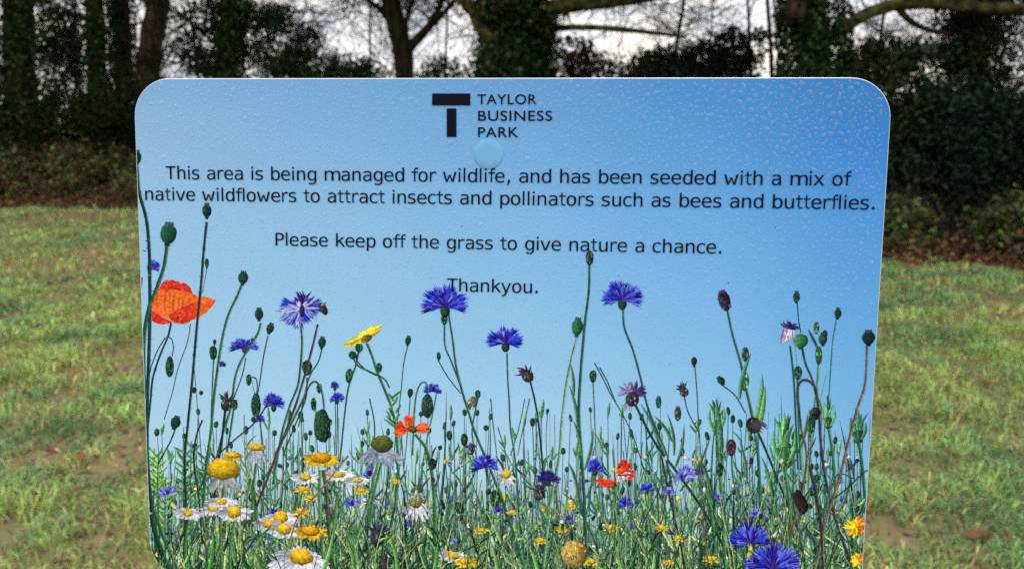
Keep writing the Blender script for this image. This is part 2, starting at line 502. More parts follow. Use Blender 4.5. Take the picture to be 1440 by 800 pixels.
TG = 'trees along the edge of the wood'
def ivy_tree(label, u, Y, path, n, thick, size=0.075, top=4, bark=M_BARK, name='ivy_covered_tree', z1=99, seed=1, lump=.35):
    t = Tree(name, label, u, Y, group=TG)
    P, R = path3(path, Y, True, top)
    mb = MB(); tube(mb, P, R, 12, 0.05, k=6); t.part('trunk', mb, bark, True)
    if n:
        mb = MB(); ivy_on(mb, P, R, n, thick, size, z1=z1, seed=seed, lump=lump); t.part('ivy', mb, M_IVY)
    return t, P, R

# 1 far left, a black mass of ivy
t, P, R = ivy_tree('broad ivy covered trunk at the far left edge of the picture', 28, 16.4, [(30, 190, 20), (28, 90, 19), (24, 0, 18)], 11000, 0.55, seed=3)
T1 = t
mb = MB()
for c, h in (((8, 60), (45, 70)), ((70, 40), (26, 40)), ((85, 110), (26, 55)), ((60, 160), (60, 45)), ((95, 30), (22, 30)), ((88, 78), (28, 22))):
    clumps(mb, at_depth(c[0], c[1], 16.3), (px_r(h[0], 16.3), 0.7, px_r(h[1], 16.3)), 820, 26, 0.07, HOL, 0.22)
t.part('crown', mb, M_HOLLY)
mb = MB()
for k in range(10): twigs(mb, at_depth(40, rnd.uniform(30, 150), 16.4), (rnd.uniform(.3, 1), -.1, rnd.uniform(-.1, .6)), 1.1, .018, 1)
t.part('branches', mb, M_TWIG)
# 2 two ivied trunks close together
t, P, R = ivy_tree('ivy covered trunk, the thicker of the close pair at the left', 135, 16.6, [(136, 190, 13), (136, 90, 12), (132, 0, 12)], 9000, 0.30, seed=5, lump=.2)
T2 = t
t, P, R = ivy_tree('slimmer grey ivy trunk behind the thicker one of the left pair', 172, 17.4, [(174, 190, 12), (174, 90, 11), (170, 0, 10)], 4500, 0.12, seed=6, lump=.3)
# 3 bare leaning trunk
t, P, R = ivy_tree('bare brown trunk leaning right beside the sign top left corner', 212, 17.0, [(205, 190, 17), (209, 100, 15), (215, 45, 15), (224, -10, 14)], 1300, 0.05, 0.06, bark=M_BARKB, z1=3.2, seed=8)
mb = MB()
tube(mb, [at_depth(218, 40, 17), at_depth(205, 5, 17), at_depth(196, -30, 17)], [.06, .04, .02], 6)
t.part('branch', mb, M_BARKB)
# 4 ivied trunk among holly
t, P, R = ivy_tree('ivy covered trunk standing in a loose dark holly crown', 320, 15.8, [(318, 150, 13), (320, 70, 12), (322, 0, 11)], 5000, 0.20, seed=9, lump=.5)
T4 = t
mb = MB()
for k in range(26):
    twigs(mb, at_depth(320 + rnd.uniform(-8, 8), rnd.uniform(-20, 130), 15.8), (rnd.choice([-1, 1]) * rnd.uniform(.5, 1), rnd.uniform(-.3, .3), rnd.uniform(-.1, .5)), 1.7, .022, 2)
t.part('branches', mb, M_TWIG)
mb = MB()
for c, h, n in (((275, 30), (32, 22), 420), ((262, 70), (30, 16), 350), ((380, 25), (34, 28), 1150), ((390, 75), (48, 24), 1500), ((350, 60), (25, 40), 800), ((345, 10), (30, 20), 600), ((300, 92), (34, 22), 1200), ((430, 60), (26, 24), 500), ((295, 10), (22, 16), 300)):
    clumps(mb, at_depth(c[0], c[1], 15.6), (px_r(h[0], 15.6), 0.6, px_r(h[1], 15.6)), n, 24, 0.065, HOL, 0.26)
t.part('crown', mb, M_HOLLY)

# low holly in front of the sky between the trunks
def shrub(label, u, Y, blobs, size=0.065, pal=HOL, name='evergreen_shrub', mat=None, grp='shrubs under the trees', stems=5, cat='shrub', aspect=.6):
    t = Tree(name, label, u, Y, cat, grp)
    mb = MB()
    tip = []
    for c, h, n, dep in blobs:
        C = clumps(mb, at_depth(c[0], c[1], Y), (px_r(h[0], Y), dep, px_r(h[1], Y)), n, 40, size, pal, 0.2, aspect=aspect)
        tip += list(C[::6])
    t.part('foliage', mb, mat or M_HOLLY)
    mb = MB()
    for q in tip[:max(stems, 1) * 3]:
        b = t.loc + np.array([rnd.uniform(-.25, .25), rnd.uniform(-.2, .2), -0.05])
        m = (b + q) / 2 + RNG.normal(size=3) * .1
        tube(mb, [b, m, q], [.022, .014, .006], 5)
    t.part('stem', mb, M_TWIG)
    return t
shrub('holly with pale gaps just left of the forked tree', 470, 15.2, [((430, 100), (60, 26), 2200, .7), ((490, 102), (52, 18), 1500, .7), ((470, 140), (110, 40), 3500, .8)])
shrub('low dark shrub below the fork of the bare tree', 620, 14.6, [((628, 104), (30, 20), 500, .5), ((600, 150), (80, 40), 2600, .8), ((690, 130), (60, 50), 2500, .8)])
shrub('wide dark evergreen behind the sign top, right of the big oak', 960, 13.4, [((985, 88), (90, 22), 3300, .7), ((920, 98), (70, 20), 1900, .7), ((960, 150), (170, 48), 5500, .9), ((1040, 66), (48, 30), 1300, .6)])
shrub('brown leaved shrub at the foot of the big oak', 820, 13.2, [((815, 85), (34, 32), 900, .5), ((850, 120), (80, 30), 1900, .6)], pal=[(.05, .035, .02), (.035, .035, .018), (.07, .045, .03)])

# 5 the bare forked tree
t = Tree('bare_tree', 'bare black forked tree above the middle of the sign', 570, 15.0, group=TG)
T5 = t
mb = MB(); Y = 15.0
P, R = path3([(570, 150, 13), (569, 108, 12.5), (566, 70, 13.5), (556, 30, 13), (549, -6, 13)], Y, True, 4)
tube(mb, P, R, 12, .05, k=6); t.part('trunk', mb, M_BARK, True)
for pts in ([(570, 74, 8), (590, 52, 6.5), (606, 34, 5.5), (622, 0, 4), (630, -40, 3)], [(606, 36, 4.5), (628, 14, 3.5), (650, -12, 2.5)],
            [(553, 34, 6), (538, 16, 4.5), (520, 3, 3.5), (500, -18, 2.5)], [(566, 62, 4), (574, 20, 3), (588, -20, 2.4)]):
    mb = MB(); P, R = path3(pts, Y, False); tube(mb, P, R, 8, .05)
    t.part('branch', mb, M_BARK, True)
mb = MB()
for k in range(64):
    u, v = rnd.choice([(rnd.uniform(575, 640), rnd.uniform(0, 60)), (rnd.uniform(480, 545), rnd.uniform(-10, 30)), (rnd.uniform(560, 660), rnd.uniform(-20, 30))])
    twigs(mb, at_depth(u, v, Y + rnd.uniform(-.4, .4)), (rnd.uniform(-1, 1), 0, rnd.uniform(-.2, .9)), 1.0, .012, 2)
t.part('twigs', mb, M_TWIG)

# 6 the big ivied oak with mossy limbs
t, P, R = ivy_tree('massive ivied oak with mossy limbs above the sign logo', 728, 13.0, [(730, 150, 32), (728, 100, 30), (724, 40, 30), (722, -20, 30)], 12000, 0.26, 0.08, top=3, bark=M_MOSS, seed=12, lump=.4)
T6 = t
Y = 12.7
for pts in ([(700, 62, 10), (676, 38, 10), (664, 14, 9), (640, -8, 8), (600, -40, 6)],
            [(745, 30, 13), (775, 12, 11), (830, 4, 10), (905, -4, 8), (980, -20, 6)],
            [(760, 42, 5), (800, 39, 4.2), (850, 40, 3.8), (905, 45, 3.2), (965, 52, 2.2)]):
    mb = MB(); P, R = path3(pts, Y, False); tube(mb, P, R, 10, .07, k=6); t.part('limb', mb, M_MOSS, True)
mb = MB()
for k in range(56):
    u = rnd.uniform(760, 1075); v = rnd.choice([rnd.uniform(-5, 12), rnd.uniform(36, 52), rnd.uniform(0, 60)])
    twigs(mb, at_depth(u, v, Y + rnd.uniform(-.3, .6)), (rnd.uniform(-1, 1), 0, rnd.uniform(-.8, .7)), 1.0, .010, 2, .5)
for k in range(10):
    twigs(mb, at_depth(rnd.uniform(600, 670), rnd.uniform(-10, 30), Y), (rnd.uniform(-1, 1), 0, rnd.uniform(-.8, .5)), .8, .011, 2, .5)
t.part('twigs', mb, M_TWIG)
mb = MB()
for c, h, n in (((700, 8), (36, 18), 900), ((752, 24), (36, 26), 1100), ((770, 75), (18, 34), 500), ((690, 90), (22, 30), 700)):
    clumps(mb, at_depth(c[0], c[1], 12.5), (px_r(h[0], 12.5), .4, px_r(h[1], 12.5)), n, 20, .07, IVY + [(.07, .075, .02)], .25)
t.part('crown', mb, M_IVY)

# 7 the bird box tree and its long mossy limb
t, P, R = ivy_tree('thick ivy column of a tree carrying the bird box', 1141, 10.6, [(1140, 150, 22), (1142, 80, 21), (1140, 0, 20)], 12000, 0.27, 0.065, top=3, seed=14, lump=.22)
T7 = t
Y = 10.4
mb = MB(); P, R = path3([(1165, 52, 9), (1192, 36, 8.5), (1226, 17, 8), (1270, 6, 8), (1330, 6, 8), (1390, 12, 8.5), (1450, 16, 8), (1520, 30, 7)], Y, False)
tube(mb, P, R, 10, .07, k=6); t.part('limb', mb, M_MOSS, True)
mb = MB(); P, R = path3([(1262, 10, 5), (1280, 30, 4), (1305, 42, 3.2), (1336, 48, 2.2)], Y, False)
tube(mb, P, R, 8, .05); t.part('branch', mb, M_BARK, True)
mb = MB()
for k in range(60):
    twigs(mb, at_depth(rnd.uniform(1200, 1440), rnd.uniform(0, 50), Y + rnd.uniform(-.2, .8)), (rnd.uniform(-1, 1), 0, rnd.uniform(-.9, .7)), .8, .008, 2, .5)
t.part('twigs', mb, M_TWIG)
BIRD_Y = 10.0
# 8 right hand ivied tree
t, P, R = ivy_tree('ivy smothered tree near the right edge of the picture', 1374, 11.2, [(1374, 230, 14), (1376, 120, 13), (1372, 40, 12), (1366, -10, 12)], 6500, 0.26, 0.065, top=3, seed=16, lump=.5)
T9 = t
mb = MB()
for c, h, n in (((1375, 30), (34, 26), 900), ((1420, 4), (40, 14), 500), ((1310, 90), (60, 30), 1600), ((1425, 120), (34, 40), 1000), ((1355, 70), (30, 30), 700), ((1428, 50), (20, 26), 160)):
    clumps(mb, at_depth(c[0], c[1], 11.0), (px_r(h[0], 11), .5, px_r(h[1], 11)), n, 26, .055, IVY, .26)
t.part('crown', mb, M_IVY)
mb = MB()
for k in range(30):
    twigs(mb, at_depth(rnd.uniform(1385, 1450), rnd.uniform(20, 110), 11.2), (rnd.uniform(-1, 1), 0, rnd.uniform(-.5, .9)), .8, .008, 2, .5)
t.part('twigs', mb, M_TWIG)

# added unseen leaf crowns above the picture, to keep light off the wood's edge
def shade_crown(t, x, Y, z0, z1, r, n, mat=None, pal=IVY):
    mb = MB(); clumps(mb, (x, Y + .3, (z0 + z1) / 2), (r, r * .8, (z1 - z0) / 2 * .8), n, 60, .26, pal, .16)
    P = mb.V[0].reshape(-1, 4, 3); keep = P[:, :, 2].min(1) > z0
    V = mb.V[0].reshape(-1, 4, 3)[keep].reshape(-1, 3); Cc = mb.C[0].reshape(-1, 4, 3)[keep].reshape(-1, 3); m = keep.sum()
    b = np.arange(m)[:, None] * 4
    mb = MB(); mb.add(V, [np.concatenate([b + np.array([[0, 1, 2]]), b + np.array([[0, 2, 3]])])], Cc)
    t.part('added_shade_crown', mb, mat or M_IVY)
for t_, dz, r, n in ((T1, 5.0, 3.0, 3200), (T2, 5.0, 2.6, 2600), (T4, 4.8, 3.0, 3200), (T5, 4.8, 2.8, 1500), (T6, 4.2, 3.6, 4200), (T7, 3.5, 3.0, 3200), (T9, 3.7, 3.2, 3200)):
    shade_crown(t_, t_.loc[0], t_.loc[1], dz, dz + 4.5, r, n)
# dark evergreens filling the right hand side
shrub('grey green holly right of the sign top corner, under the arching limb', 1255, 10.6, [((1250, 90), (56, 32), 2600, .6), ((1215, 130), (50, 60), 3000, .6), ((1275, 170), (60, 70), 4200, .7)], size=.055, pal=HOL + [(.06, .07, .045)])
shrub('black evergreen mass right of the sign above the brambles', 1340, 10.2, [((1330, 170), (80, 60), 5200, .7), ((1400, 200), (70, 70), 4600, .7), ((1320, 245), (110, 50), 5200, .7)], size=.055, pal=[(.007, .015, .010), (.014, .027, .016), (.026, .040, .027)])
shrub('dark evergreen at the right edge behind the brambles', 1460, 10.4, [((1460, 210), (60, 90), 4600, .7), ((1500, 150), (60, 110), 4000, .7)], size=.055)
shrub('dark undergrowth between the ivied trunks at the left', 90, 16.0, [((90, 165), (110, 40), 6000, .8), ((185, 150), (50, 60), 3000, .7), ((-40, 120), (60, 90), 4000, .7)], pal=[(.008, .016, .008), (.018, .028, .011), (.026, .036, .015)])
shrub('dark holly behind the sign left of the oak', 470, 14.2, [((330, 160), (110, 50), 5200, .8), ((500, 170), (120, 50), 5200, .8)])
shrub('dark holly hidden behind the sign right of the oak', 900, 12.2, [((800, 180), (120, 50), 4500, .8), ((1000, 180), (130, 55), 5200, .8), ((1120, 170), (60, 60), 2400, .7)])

# a far belt of wood that reads as one mass
mb = MB()
for k in range(36):
    x = -26 + 52 * k / 35 + rnd.uniform(-.6, .6); y = 24 + rnd.uniform(-1.5, 3) - 0.12 * x
    hh = rnd.uniform(1.3, 2.3)
    clumps(mb, (x, y, hh * .7), (1.6, 1.0, hh * .9), 1100, 24, .12, [(.03, .04, .02), (.045, .05, .03), (.05, .04, .03)], .25)
tag(mb.build('distant_wood', M_HOLLY), kind='stuff')
mb = MB()
for k in range(22):
    x = rnd.uniform(-18, 16); y = rnd.uniform(20, 25) - .12 * x
    P0 = np.array([x, y, 0]); r = rnd.uniform(.03, .09)
    tube(mb, [P0, P0 + np.array([rnd.uniform(-.3, .3), 0, 3]), P0 + np.array([rnd.uniform(-.8, .8), 0, 8])], [r, r * .8, r * .4], 6)
    for q in range(6): twigs(mb, P0 + np.array([0, 0, rnd.uniform(1.5, 6)]), (rnd.uniform(-1, 1), 0, rnd.uniform(0, .8)), 1.6, .02, 1)
tag(mb.build('distant_bare_trees', M_TWIG), kind='stuff')

# ------------------------------------------------------------------ brambles and litter along the wood edge
MIX = BRA[:4] + [(.10, .065, .03), (.12, .075, .04), (.07, .045, .025)]
def bramble(label, x, dy, wdt, dep, top, n, grp, pal=BRA):
    y = edge_y(x) + dy
    t = Tree('bramble_bush', label, 720, y, 'bush', grp)
    t.loc = np.array([x, y, hgt(x, y)]); t.o.location = t.loc
    mb = MB()
    clumps(mb, (x, y, top * .5), (wdt, dep, top * .46), int(n * .8), 80, .065, pal, .15, .5, .2, .7)
    clumps(mb, (x, y - dep * .3, top * .22), (wdt * 1.05, dep, top * .25), int(n * .3), 50, .06, DED + BRA[:2], .2, .3, .1, .5)
    t.part('foliage', mb, M_BRAMBLE)
    mb = MB()
    for k in range(60):
        b = np.array([x + rnd.uniform(-wdt, wdt), y + rnd.uniform(-dep, dep) * .7, 0])
        d = np.array([rnd.uniform(-1, 1), rnd.uniform(-.6, .3), 0]); h = top * rnd.uniform(.55, 1.08)
        tube(mb, [b, b + d * .25 * wdt + np.array([0, 0, h * .8]), b + d * .55 * wdt + np.array([0, 0, h]), b + d * .9 * wdt + np.array([0, 0, h * .75])], [.007, .006, .005, .003], 4, k=3, col=(1, 1, 1))
    t.part('cane', mb, M_TWIG)
GB = 'brambles along the wood edge'
bramble('bramble bank at the far left edge below the ivied trunks', -10.2, 1.3, 1.1, .7, 1.25, 5200, GB, MIX)
bramble('bramble bush left of the sign, next to its left edge', -8.5, 1.3, 1.1, .7, 1.2, 5200, GB, MIX)
bramble('bramble bush mostly hidden behind the left part of the sign', -6.6, 1.2, 1.2, .6, 1.1, 3500, GB)
for k, x in enumerate((-4.4, -2.2, 0.0)):
    bramble(('bramble bush behind the sign under the forked tree', 'bramble bush behind the sign near the big oak', 'bramble bush behind the sign at the foot of the big oak')[k], x, 1.2, 1.25, .6, 1.0, 3000, GB)
bramble('bramble bush behind the right part of the sign', 2.2, 1.0, 1.2, .6, .8, 3500, GB)
bramble('leafy bramble bush just right of the sign edge', 4.4, 0.95, .85, .5, .72, 5200, GB)
bramble('leafy bramble bush at the right edge of the picture', 5.9, 0.95, .9, .5, .76, 5200, GB)
bramble('bramble bush left outside the picture edge', -12.4, 1.3, 1.2, .7, 1.2, 2500, GB)

mb = MB()
n = 30000
x = RNG.uniform(-14, 9, n); e = RNG.random(n) ** 1.3 * 2.2 - 0.12
y = edge_y(x) + e + 0.18 * wob(x, x * 0, 3.0, 9)
P = np.c_[x, y, hgt(x, y) + 0.015 + (0.03 + 0.16 * np.clip(e, 0, .9)) * RNG.random(n) ** 1.5]
leaf_cloud(mb, P, np.c_[RNG.normal(size=(n, 2)) * 0.7, np.ones(n)], 0.045 + 0.04 * RNG.random(n), pick(DED, n, .35), 0.65)
tag(mb.build('leaf_litter', M_DEAD), kind='stuff')
mb = MB()
for k in range(420):
    xx = rnd.uniform(-13, 8); yy = edge_y(xx) + rnd.uniform(.05, 1.1)
    p = np.array([xx, yy, .02]); d = np.array([rnd.uniform(-.5, .5), rnd.uniform(-.3, .2), rnd.uniform(.12, .5)])
    tube(mb, [p, p + d * .6, p + d + np.array([rnd.uniform(-.1, .1), 0, -.1])], [.005, .004, .002], 3, col=pick(DED, 1)[0], k=2)
tag(mb.build('dead_stalks', M_DEAD), kind='stuff')

# the bird box: hangs on the ivied trunk
bp = at_depth(1123, 11, BIRD_Y); s = BIRD_Y / FPX
M_BOX = mat_noise('weathered_box_wood', [(.03, .018, .014), (.06, .04, .03)], (30, 30, 6), 4, .85, .4, .004)
M_HOLE = mat_noise('hole_shade', [(.004, .003, .003), (.008, .006, .005)], (9, 9, 9), 2, .95, 0)  # near-black colour of a flat disc stands in for shade inside the hole
bo = empty('bird_box', (bp[0], bp[1], bp[2] - 13 * s)); tag(bo, 'small brown wooden bird box on the thick ivy column', 'bird box')
def boxmb(mb, lo, hi, col=(1, 1, 1)):
    (x0, y0, z0), (x1, y1, z1) = lo, hi
    V = [(x, y, z) for x in (x0, x1) for y in (y0, y1) for z in (z0, z1)]
    mb.add(V, [(0, 1, 3, 2), (4, 6, 7, 5), (0, 4, 5, 1), (2, 3, 7, 6), (0, 2, 6, 4), (1, 5, 7, 3)], np.array(col))
mb = MB(); boxmb(mb, (-9 * s, -.01, 0), (9 * s, .15, 24 * s)); mb.build('body', M_BOX, bo)
mb = MB(); V = [(-11 * s, -.06, 24 * s), (11 * s, -.06, 24 * s), (11 * s, .16, 29 * s), (-11 * s, .16, 29 * s)]; V += [(a, b, c + .018) for a, b, c in V]
mb.add(V, [(3, 2, 1, 0), (4, 5, 6, 7), (0, 1, 5, 4), (1, 2, 6, 5), (2, 3, 7, 6), (3, 0, 4, 7)]); mb.build('roof', M_BOX, bo)
mb = MB(); th = np.arange(16) * 2 * np.pi / 16; mb.add(np.c_[3 * s * np.cos(th), np.full(16, -.013), 15 * s + 3 * s * np.sin(th)], [tuple(range(16))]); mb.build('entrance_hole', M_HOLE, bo)
mb = MB(); boxmb(mb, (-2 * s, .152, -4 * s), (2 * s, .6, 30 * s)); mb.build('hanging_batten', M_BOX, bo)
# ------------------------------------------------------------------ the sign
W_, H_, RAD = 0.42, 0.297, 0.0215
o_c = np.array([-0.2184575, -0.11837197, 0.42450636]); ax = np.array([0.41848978, 0.00903499, -0.03441903]); ay = np.array([-0.00202127, 0.29607907, 0.02847254])
ex = unit(cam2world(ax)); ey = -cam2world(ay); ey = unit(ey - (ey @ ex) * ex); ez = np.cross(ex, ey)
cen = CAM + cam2world(o_c + (ax + ay) / 2)
Lp = (cen[2] + 0.25) / ey[2]                      # the post runs from a little below the ground up to the panel
root_loc = cen - ey * (cen[2] / ey[2])
LOC = cen[2] / ey[2]
rotm = Matrix(((ex[0], ey[0], ez[0]), (ex[1], ey[1], ez[1]), (ex[2], ey[2], ez[2])))
sign = empty('information_sign', tuple(root_loc), rotm.to_euler())
tag(sign, 'large blue rounded wildlife information sign printed with wildflowers and wet with rain', 'sign')
def signpart(mb, name, mat, parent=None, smooth=False):
    o = mb.build(name, mat, parent or sign, smooth)
    if parent is None: o.location = (0, LOC, 0)
    return o

def S(u, v):
    """photo pixel -> place on the panel's face (metres from the panel's centre)"""
    u = np.asarray(u, float); v = np.asarray(v, float)
    x, y = (u - 720) / FPX, (v - 400) / FPX
    d = np.stack([x, CT - y * ST, -ST - y * CT], -1)
    t = ((cen - CAM) @ ez) / (d @ ez)
    p = CAM + d * t[..., None] - cen
    return np.stack([p @ ex, p @ ey], -1)

def S_inv(x, y):
    p = cen + x[:, None] * ex + y[:, None] * ey - CAM
    zc = p[:, 1] * CT - p[:, 2] * ST; yd = -p[:, 1] * ST - p[:, 2] * CT
    return 720 + FPX * p[:, 0] / zc, 400 + FPX * yd / zc

def clip_round(q, inset):
    w, h, r = W_ / 2 - inset, H_ / 2 - inset, RAD - inset
    q = np.array(q, float)
    q[:, 0] = np.clip(q[:, 0], -w, w); q[:, 1] = np.clip(q[:, 1], -h, h)
    a = np.abs(q) - np.array([w - r, h - r])
    k = (a[:, 0] > 0) & (a[:, 1] > 0)
    L = np.hypot(a[:, 0], a[:, 1]); o = k & (L > r)
    if o.any():
        s = np.sign(q[o]); q[o] = s * (np.array([w - r, h - r]) + a[o] * (r / L[o])[:, None])
    return q

def rounded(w, h, r, n=16):
    P = []
    for cx, cy, a0 in ((w - r, h - r, 0), (-w + r, h - r, 90), (-w + r, -h + r, 180), (w - r, -h + r, 270)):
        for k in range(n + 1):
            a = math.radians(a0 + 90 * k / n); P.append((cx + r * math.cos(a), cy + r * math.sin(a)))
    return np.array(P)

# aluminium composite panel, 3 mm, with a softened edge
m, t, p = mat_new('white_panel')
p.inputs['Base Color'].default_value = (.55, .57, .59, 1); p.inputs['Roughness'].default_value = .35
M_PANEL = m
mb = MB(); V = []; n = 0
for ins, z in ((0.0004, -.003), (0, -.0026), (0, -.0004), (0.0004, 0.0)):
    q = rounded(W_ / 2 - ins, H_ / 2 - ins, RAD - ins); n = len(q); V.append(np.c_[q, np.full(n, z)])
F = []
for a in range(3):
    for k in range(n): F.append((a * n + k, a * n + (k + 1) % n, (a + 1) * n + (k + 1) % n, (a + 1) * n + k))
F.append(tuple(range(3 * n, 4 * n))); F.append(tuple(range(n - 1, -1, -1)))
mb.add(np.concatenate(V), F); signpart(mb, 'panel', M_PANEL)

m, t, p = mat_new('print_ink')
a = N(t, 'ShaderNodeAttribute', attribute_name='Col'); t.links.new(a.outputs['Color'], p.inputs['Base Color'])
p.inputs['Roughness'].default_value = .38; p.inputs['Specular IOR Level'].default_value = .05
M_FILM = m
# the printed picture's own grain: petals, domes and stems are mottled like a photograph
m, t, p = mat_new('print_ink_picture')
a = N(t, 'ShaderNodeAttribute', attribute_name='Col'); tcn = N(t, 'ShaderNodeTexCoord')
n1 = N(t, 'ShaderNodeTexNoise'); n1.inputs['Scale'].default_value = 620; n1.inputs['Detail'].default_value = 4; n1.inputs['Roughness'].default_value = .7
t.links.new(tcn.outputs['Object'], n1.inputs['Vector'])
r1 = N(t, 'ShaderNodeMapRange'); r1.inputs['From Min'].default_value = .3; r1.inputs['From Max'].default_value = .7; r1.inputs['To Min'].default_value = .45; r1.inputs['To Max'].default_value = 1.45
t.links.new(n1.outputs['Fac'], r1.inputs['Value'])
vm = N(t, 'ShaderNodeVectorMath', operation='SCALE'); t.links.new(a.outputs['Vector'], vm.inputs[0]); t.links.new(r1.outputs['Result'], vm.inputs['Scale'])
t.links.new(vm.outputs[0], p.inputs['Base Color'])
p.inputs['Roughness'].default_value = .38; p.inputs['Specular IOR Level'].default_value = .05
M_INK = m

# the printed photograph's sky, paling towards its horizon, with blurred meadow along the bottom
def film_colour(u, v):
    # anchor colours of the print on a coarse grid (u columns, v rows)
    U = np.array([190, 450, 720, 980, 1245]); Vv = np.array([110, 200, 300, 420, 540, 660, 760, 860])
    G = np.array([
        [(120, 170, 216), (112, 166, 214), (98, 156, 212), (74, 140, 208), (56, 124, 192)],
        [(136, 184, 224), (122, 176, 222), (108, 168, 220), (84, 152, 216), (54, 130, 206)],
        [(144, 192, 228), (134, 187, 228), (122, 180, 228), (102, 168, 226), (72, 148, 218)],
        [(150, 198, 232), (144, 196, 233), (134, 190, 232), (118, 180, 230), (90, 162, 224)],
        [(158, 204, 234), (154, 204, 236), (148, 200, 236), (134, 192, 234), (106, 174, 228)],
        [(170, 210, 234), (172, 214, 238), (168, 212, 238), (152, 204, 236), (124, 186, 230)],
        [(134, 170, 168), (146, 178, 168), (150, 184, 172), (140, 180, 178), (122, 166, 172)],
        [(88, 122, 84), (98, 132, 88), (104, 136, 90), (92, 128, 92), (84, 120, 88)]], float)
    fu = np.clip(np.interp(u, U, np.arange(len(U))), 0, len(U) - 1.001); fv = np.clip(np.interp(v, Vv, np.arange(len(Vv))), 0, len(Vv) - 1.001)
    i, j = fu.astype(int), fv.astype(int); a, b = (fu - i)[:, None], (fv - j)[:, None]
    a = a * a * (3 - 2 * a) * .5 + a * .5
    return (G[j, i] * (1 - a) + G[j, i + 1] * a) * (1 - b) + (G[j + 1, i] * (1 - a) + G[j + 1, i + 1] * a) * b
mb = MB()
gx = np.linspace(-W_ / 2, W_ / 2, 481); gy = np.linspace(-H_ / 2, H_ / 2, 341)
X, Y = np.meshgrid(gx, gy)
q = clip_round(np.c_[X.ravel(), Y.ravel()], 0.0005)
u, v = S_inv(q[:, 0], q[:, 1])
c = film_colour(u, v)
band = np.clip((v - 700) / 80, 0, 1)[:, None]
blot = (wob(u, v, .09, 61) + .7 * wob(u, v, .17, 62) + .6 * wob(u, v * .35, .3, 63))[:, None]
c = c * (1 + band * .30 * blot) + band * np.array([6, 4, -8]) * (wob(u, v, .12, 64))[:, None]
# out of focus flowers and leaves of the print's own distance
SPOT = [(232, 236, 244), (214, 226, 244), (236, 212, 96), (226, 206, 70), (92, 100, 214), (70, 74, 196), (150, 140, 206), (168, 198, 138), (96, 138, 98), (60, 100, 76), (186, 212, 160), (48, 84, 62)]
for k in range(420):
    su = rnd.uniform(205, 1222); sv = 668 + 165 * rnd.random() ** .8; sr = rnd.uniform(2.5, 8) * (.6 + .5 * (sv - 660) / 120)
    col_ = SPOT[int(rnd.random() * (7 if sv < 700 else len(SPOT)))]
    near = np.abs(u - su) < sr * 2.6; near &= np.abs(v - sv) < sr * 2.6
    wt = (.85 * np.exp(-(((u[near] - su) / sr) ** 2 + ((v[near] - sv) / (sr * rnd.uniform(.6, 1))) ** 2) * 1.2))[:, None]
    c[near] = c[near] * (1 - wt) + np.array(col_) * wt
nx = len(gx); i = np.arange(len(gy) - 1)[:, None] * nx; j = np.arange(nx - 1)[None, :]
F = np.stack([i + j, i + j + 1, i + nx + j + 1, i + nx + j], -1).reshape(-1, 4)
pa = q[F]; area = np.abs(np.cross(pa[:, 2] - pa[:, 0], pa[:, 3] - pa[:, 1])); F = F[area > 1e-10]
mb.add(np.c_[q, np.full(len(q), .00012)], [F], lin(np.clip(c * np.array([.985, .975, .985]), 0, 255)))
signpart(mb, 'printed_film', M_FILM)

# ------------------------------------------------------------------ print painter: every piece lies one thin layer above what it covers
Z0, ZS, CELL = 0.000126, 1.6e-6, 2.0
OCC = np.zeros((1000, 1600), np.int16)
def paint(mb, P, F, C):
    """P pixel points of one piece without self overlap, F faces, C sRGB colours"""
    P = np.asarray(P, float)
    cells = []
    for f in F:
        q = P[list(f)]
        lo = np.floor(q.min(0) / CELL - .5).astype(int); hi = np.floor(q.max(0) / CELL + .5).astype(int)
        cells.append((max(lo[0], 0), max(lo[1], 0), max(hi[0], 0) + 1, max(hi[1], 0) + 1))
    L = 0
    for a, b, c_, d in cells:
        s = OCC[b:d, a:c_]
        if s.size: L = max(L, int(s.max()))
    L += 1
    for a, b, c_, d in cells: OCC[b:d, a:c_] = L
    q = clip_round(S(P[:, 0], P[:, 1]), 0.0008)
    C = np.asarray(C, float)
    if C.ndim == 1: C = np.tile(C, (len(P), 1))
    mb.add(np.c_[q, np.full(len(q), Z0 + L * ZS)], [tuple(f) for f in F], lin(np.clip(C, 0, 255)))

def jit(c, a=12): return np.clip(np.array(c, float) + rnd.uniform(-a, a) + np.array([rnd.uniform(-a, a) * .4 for _ in range(3)]), 0, 255)

def stroke(mb, pts, w0, w1=None, col=(30, 70, 50), lit=None, k=5, vary=.15):
    """a stem: three columns across, one side lighter"""
    w1 = w0 if w1 is None else w1
    Q = smooth_path(np.array(pts, float), k)
    T = np.gradient(Q, axis=0); T /= np.linalg.norm(T, axis=1)[:, None] + 1e-9
    Nn = np.c_[-T[:, 1], T[:, 0]]
    n = len(Q); wv = .84 * np.linspace(w0, w1, n) * (1 + vary * (RNG.random(n) - .5)) * .5
    V = np.concatenate([Q - Nn * wv[:, None], Q, Q + Nn * wv[:, None]])
    col = np.array(col, float); lit = np.clip(col * 1.28 + 10, 0, 255) if lit is None else np.array(lit, float)
    br = (1 + .22 * (RNG.random((n, 1)) - .5))
    C = np.concatenate([np.tile(lit, (n, 1)) * br, np.tile(col * .92, (n, 1)) * br, np.tile(col * .7, (n, 1)) * br])
    F = []
    for i in range(n - 1):
        F.append((i, i + 1, n + i + 1, n + i)); F.append((n + i, n + i + 1, 2 * n + i + 1, 2 * n + i))
    paint(mb, V, F, C)
    return Q

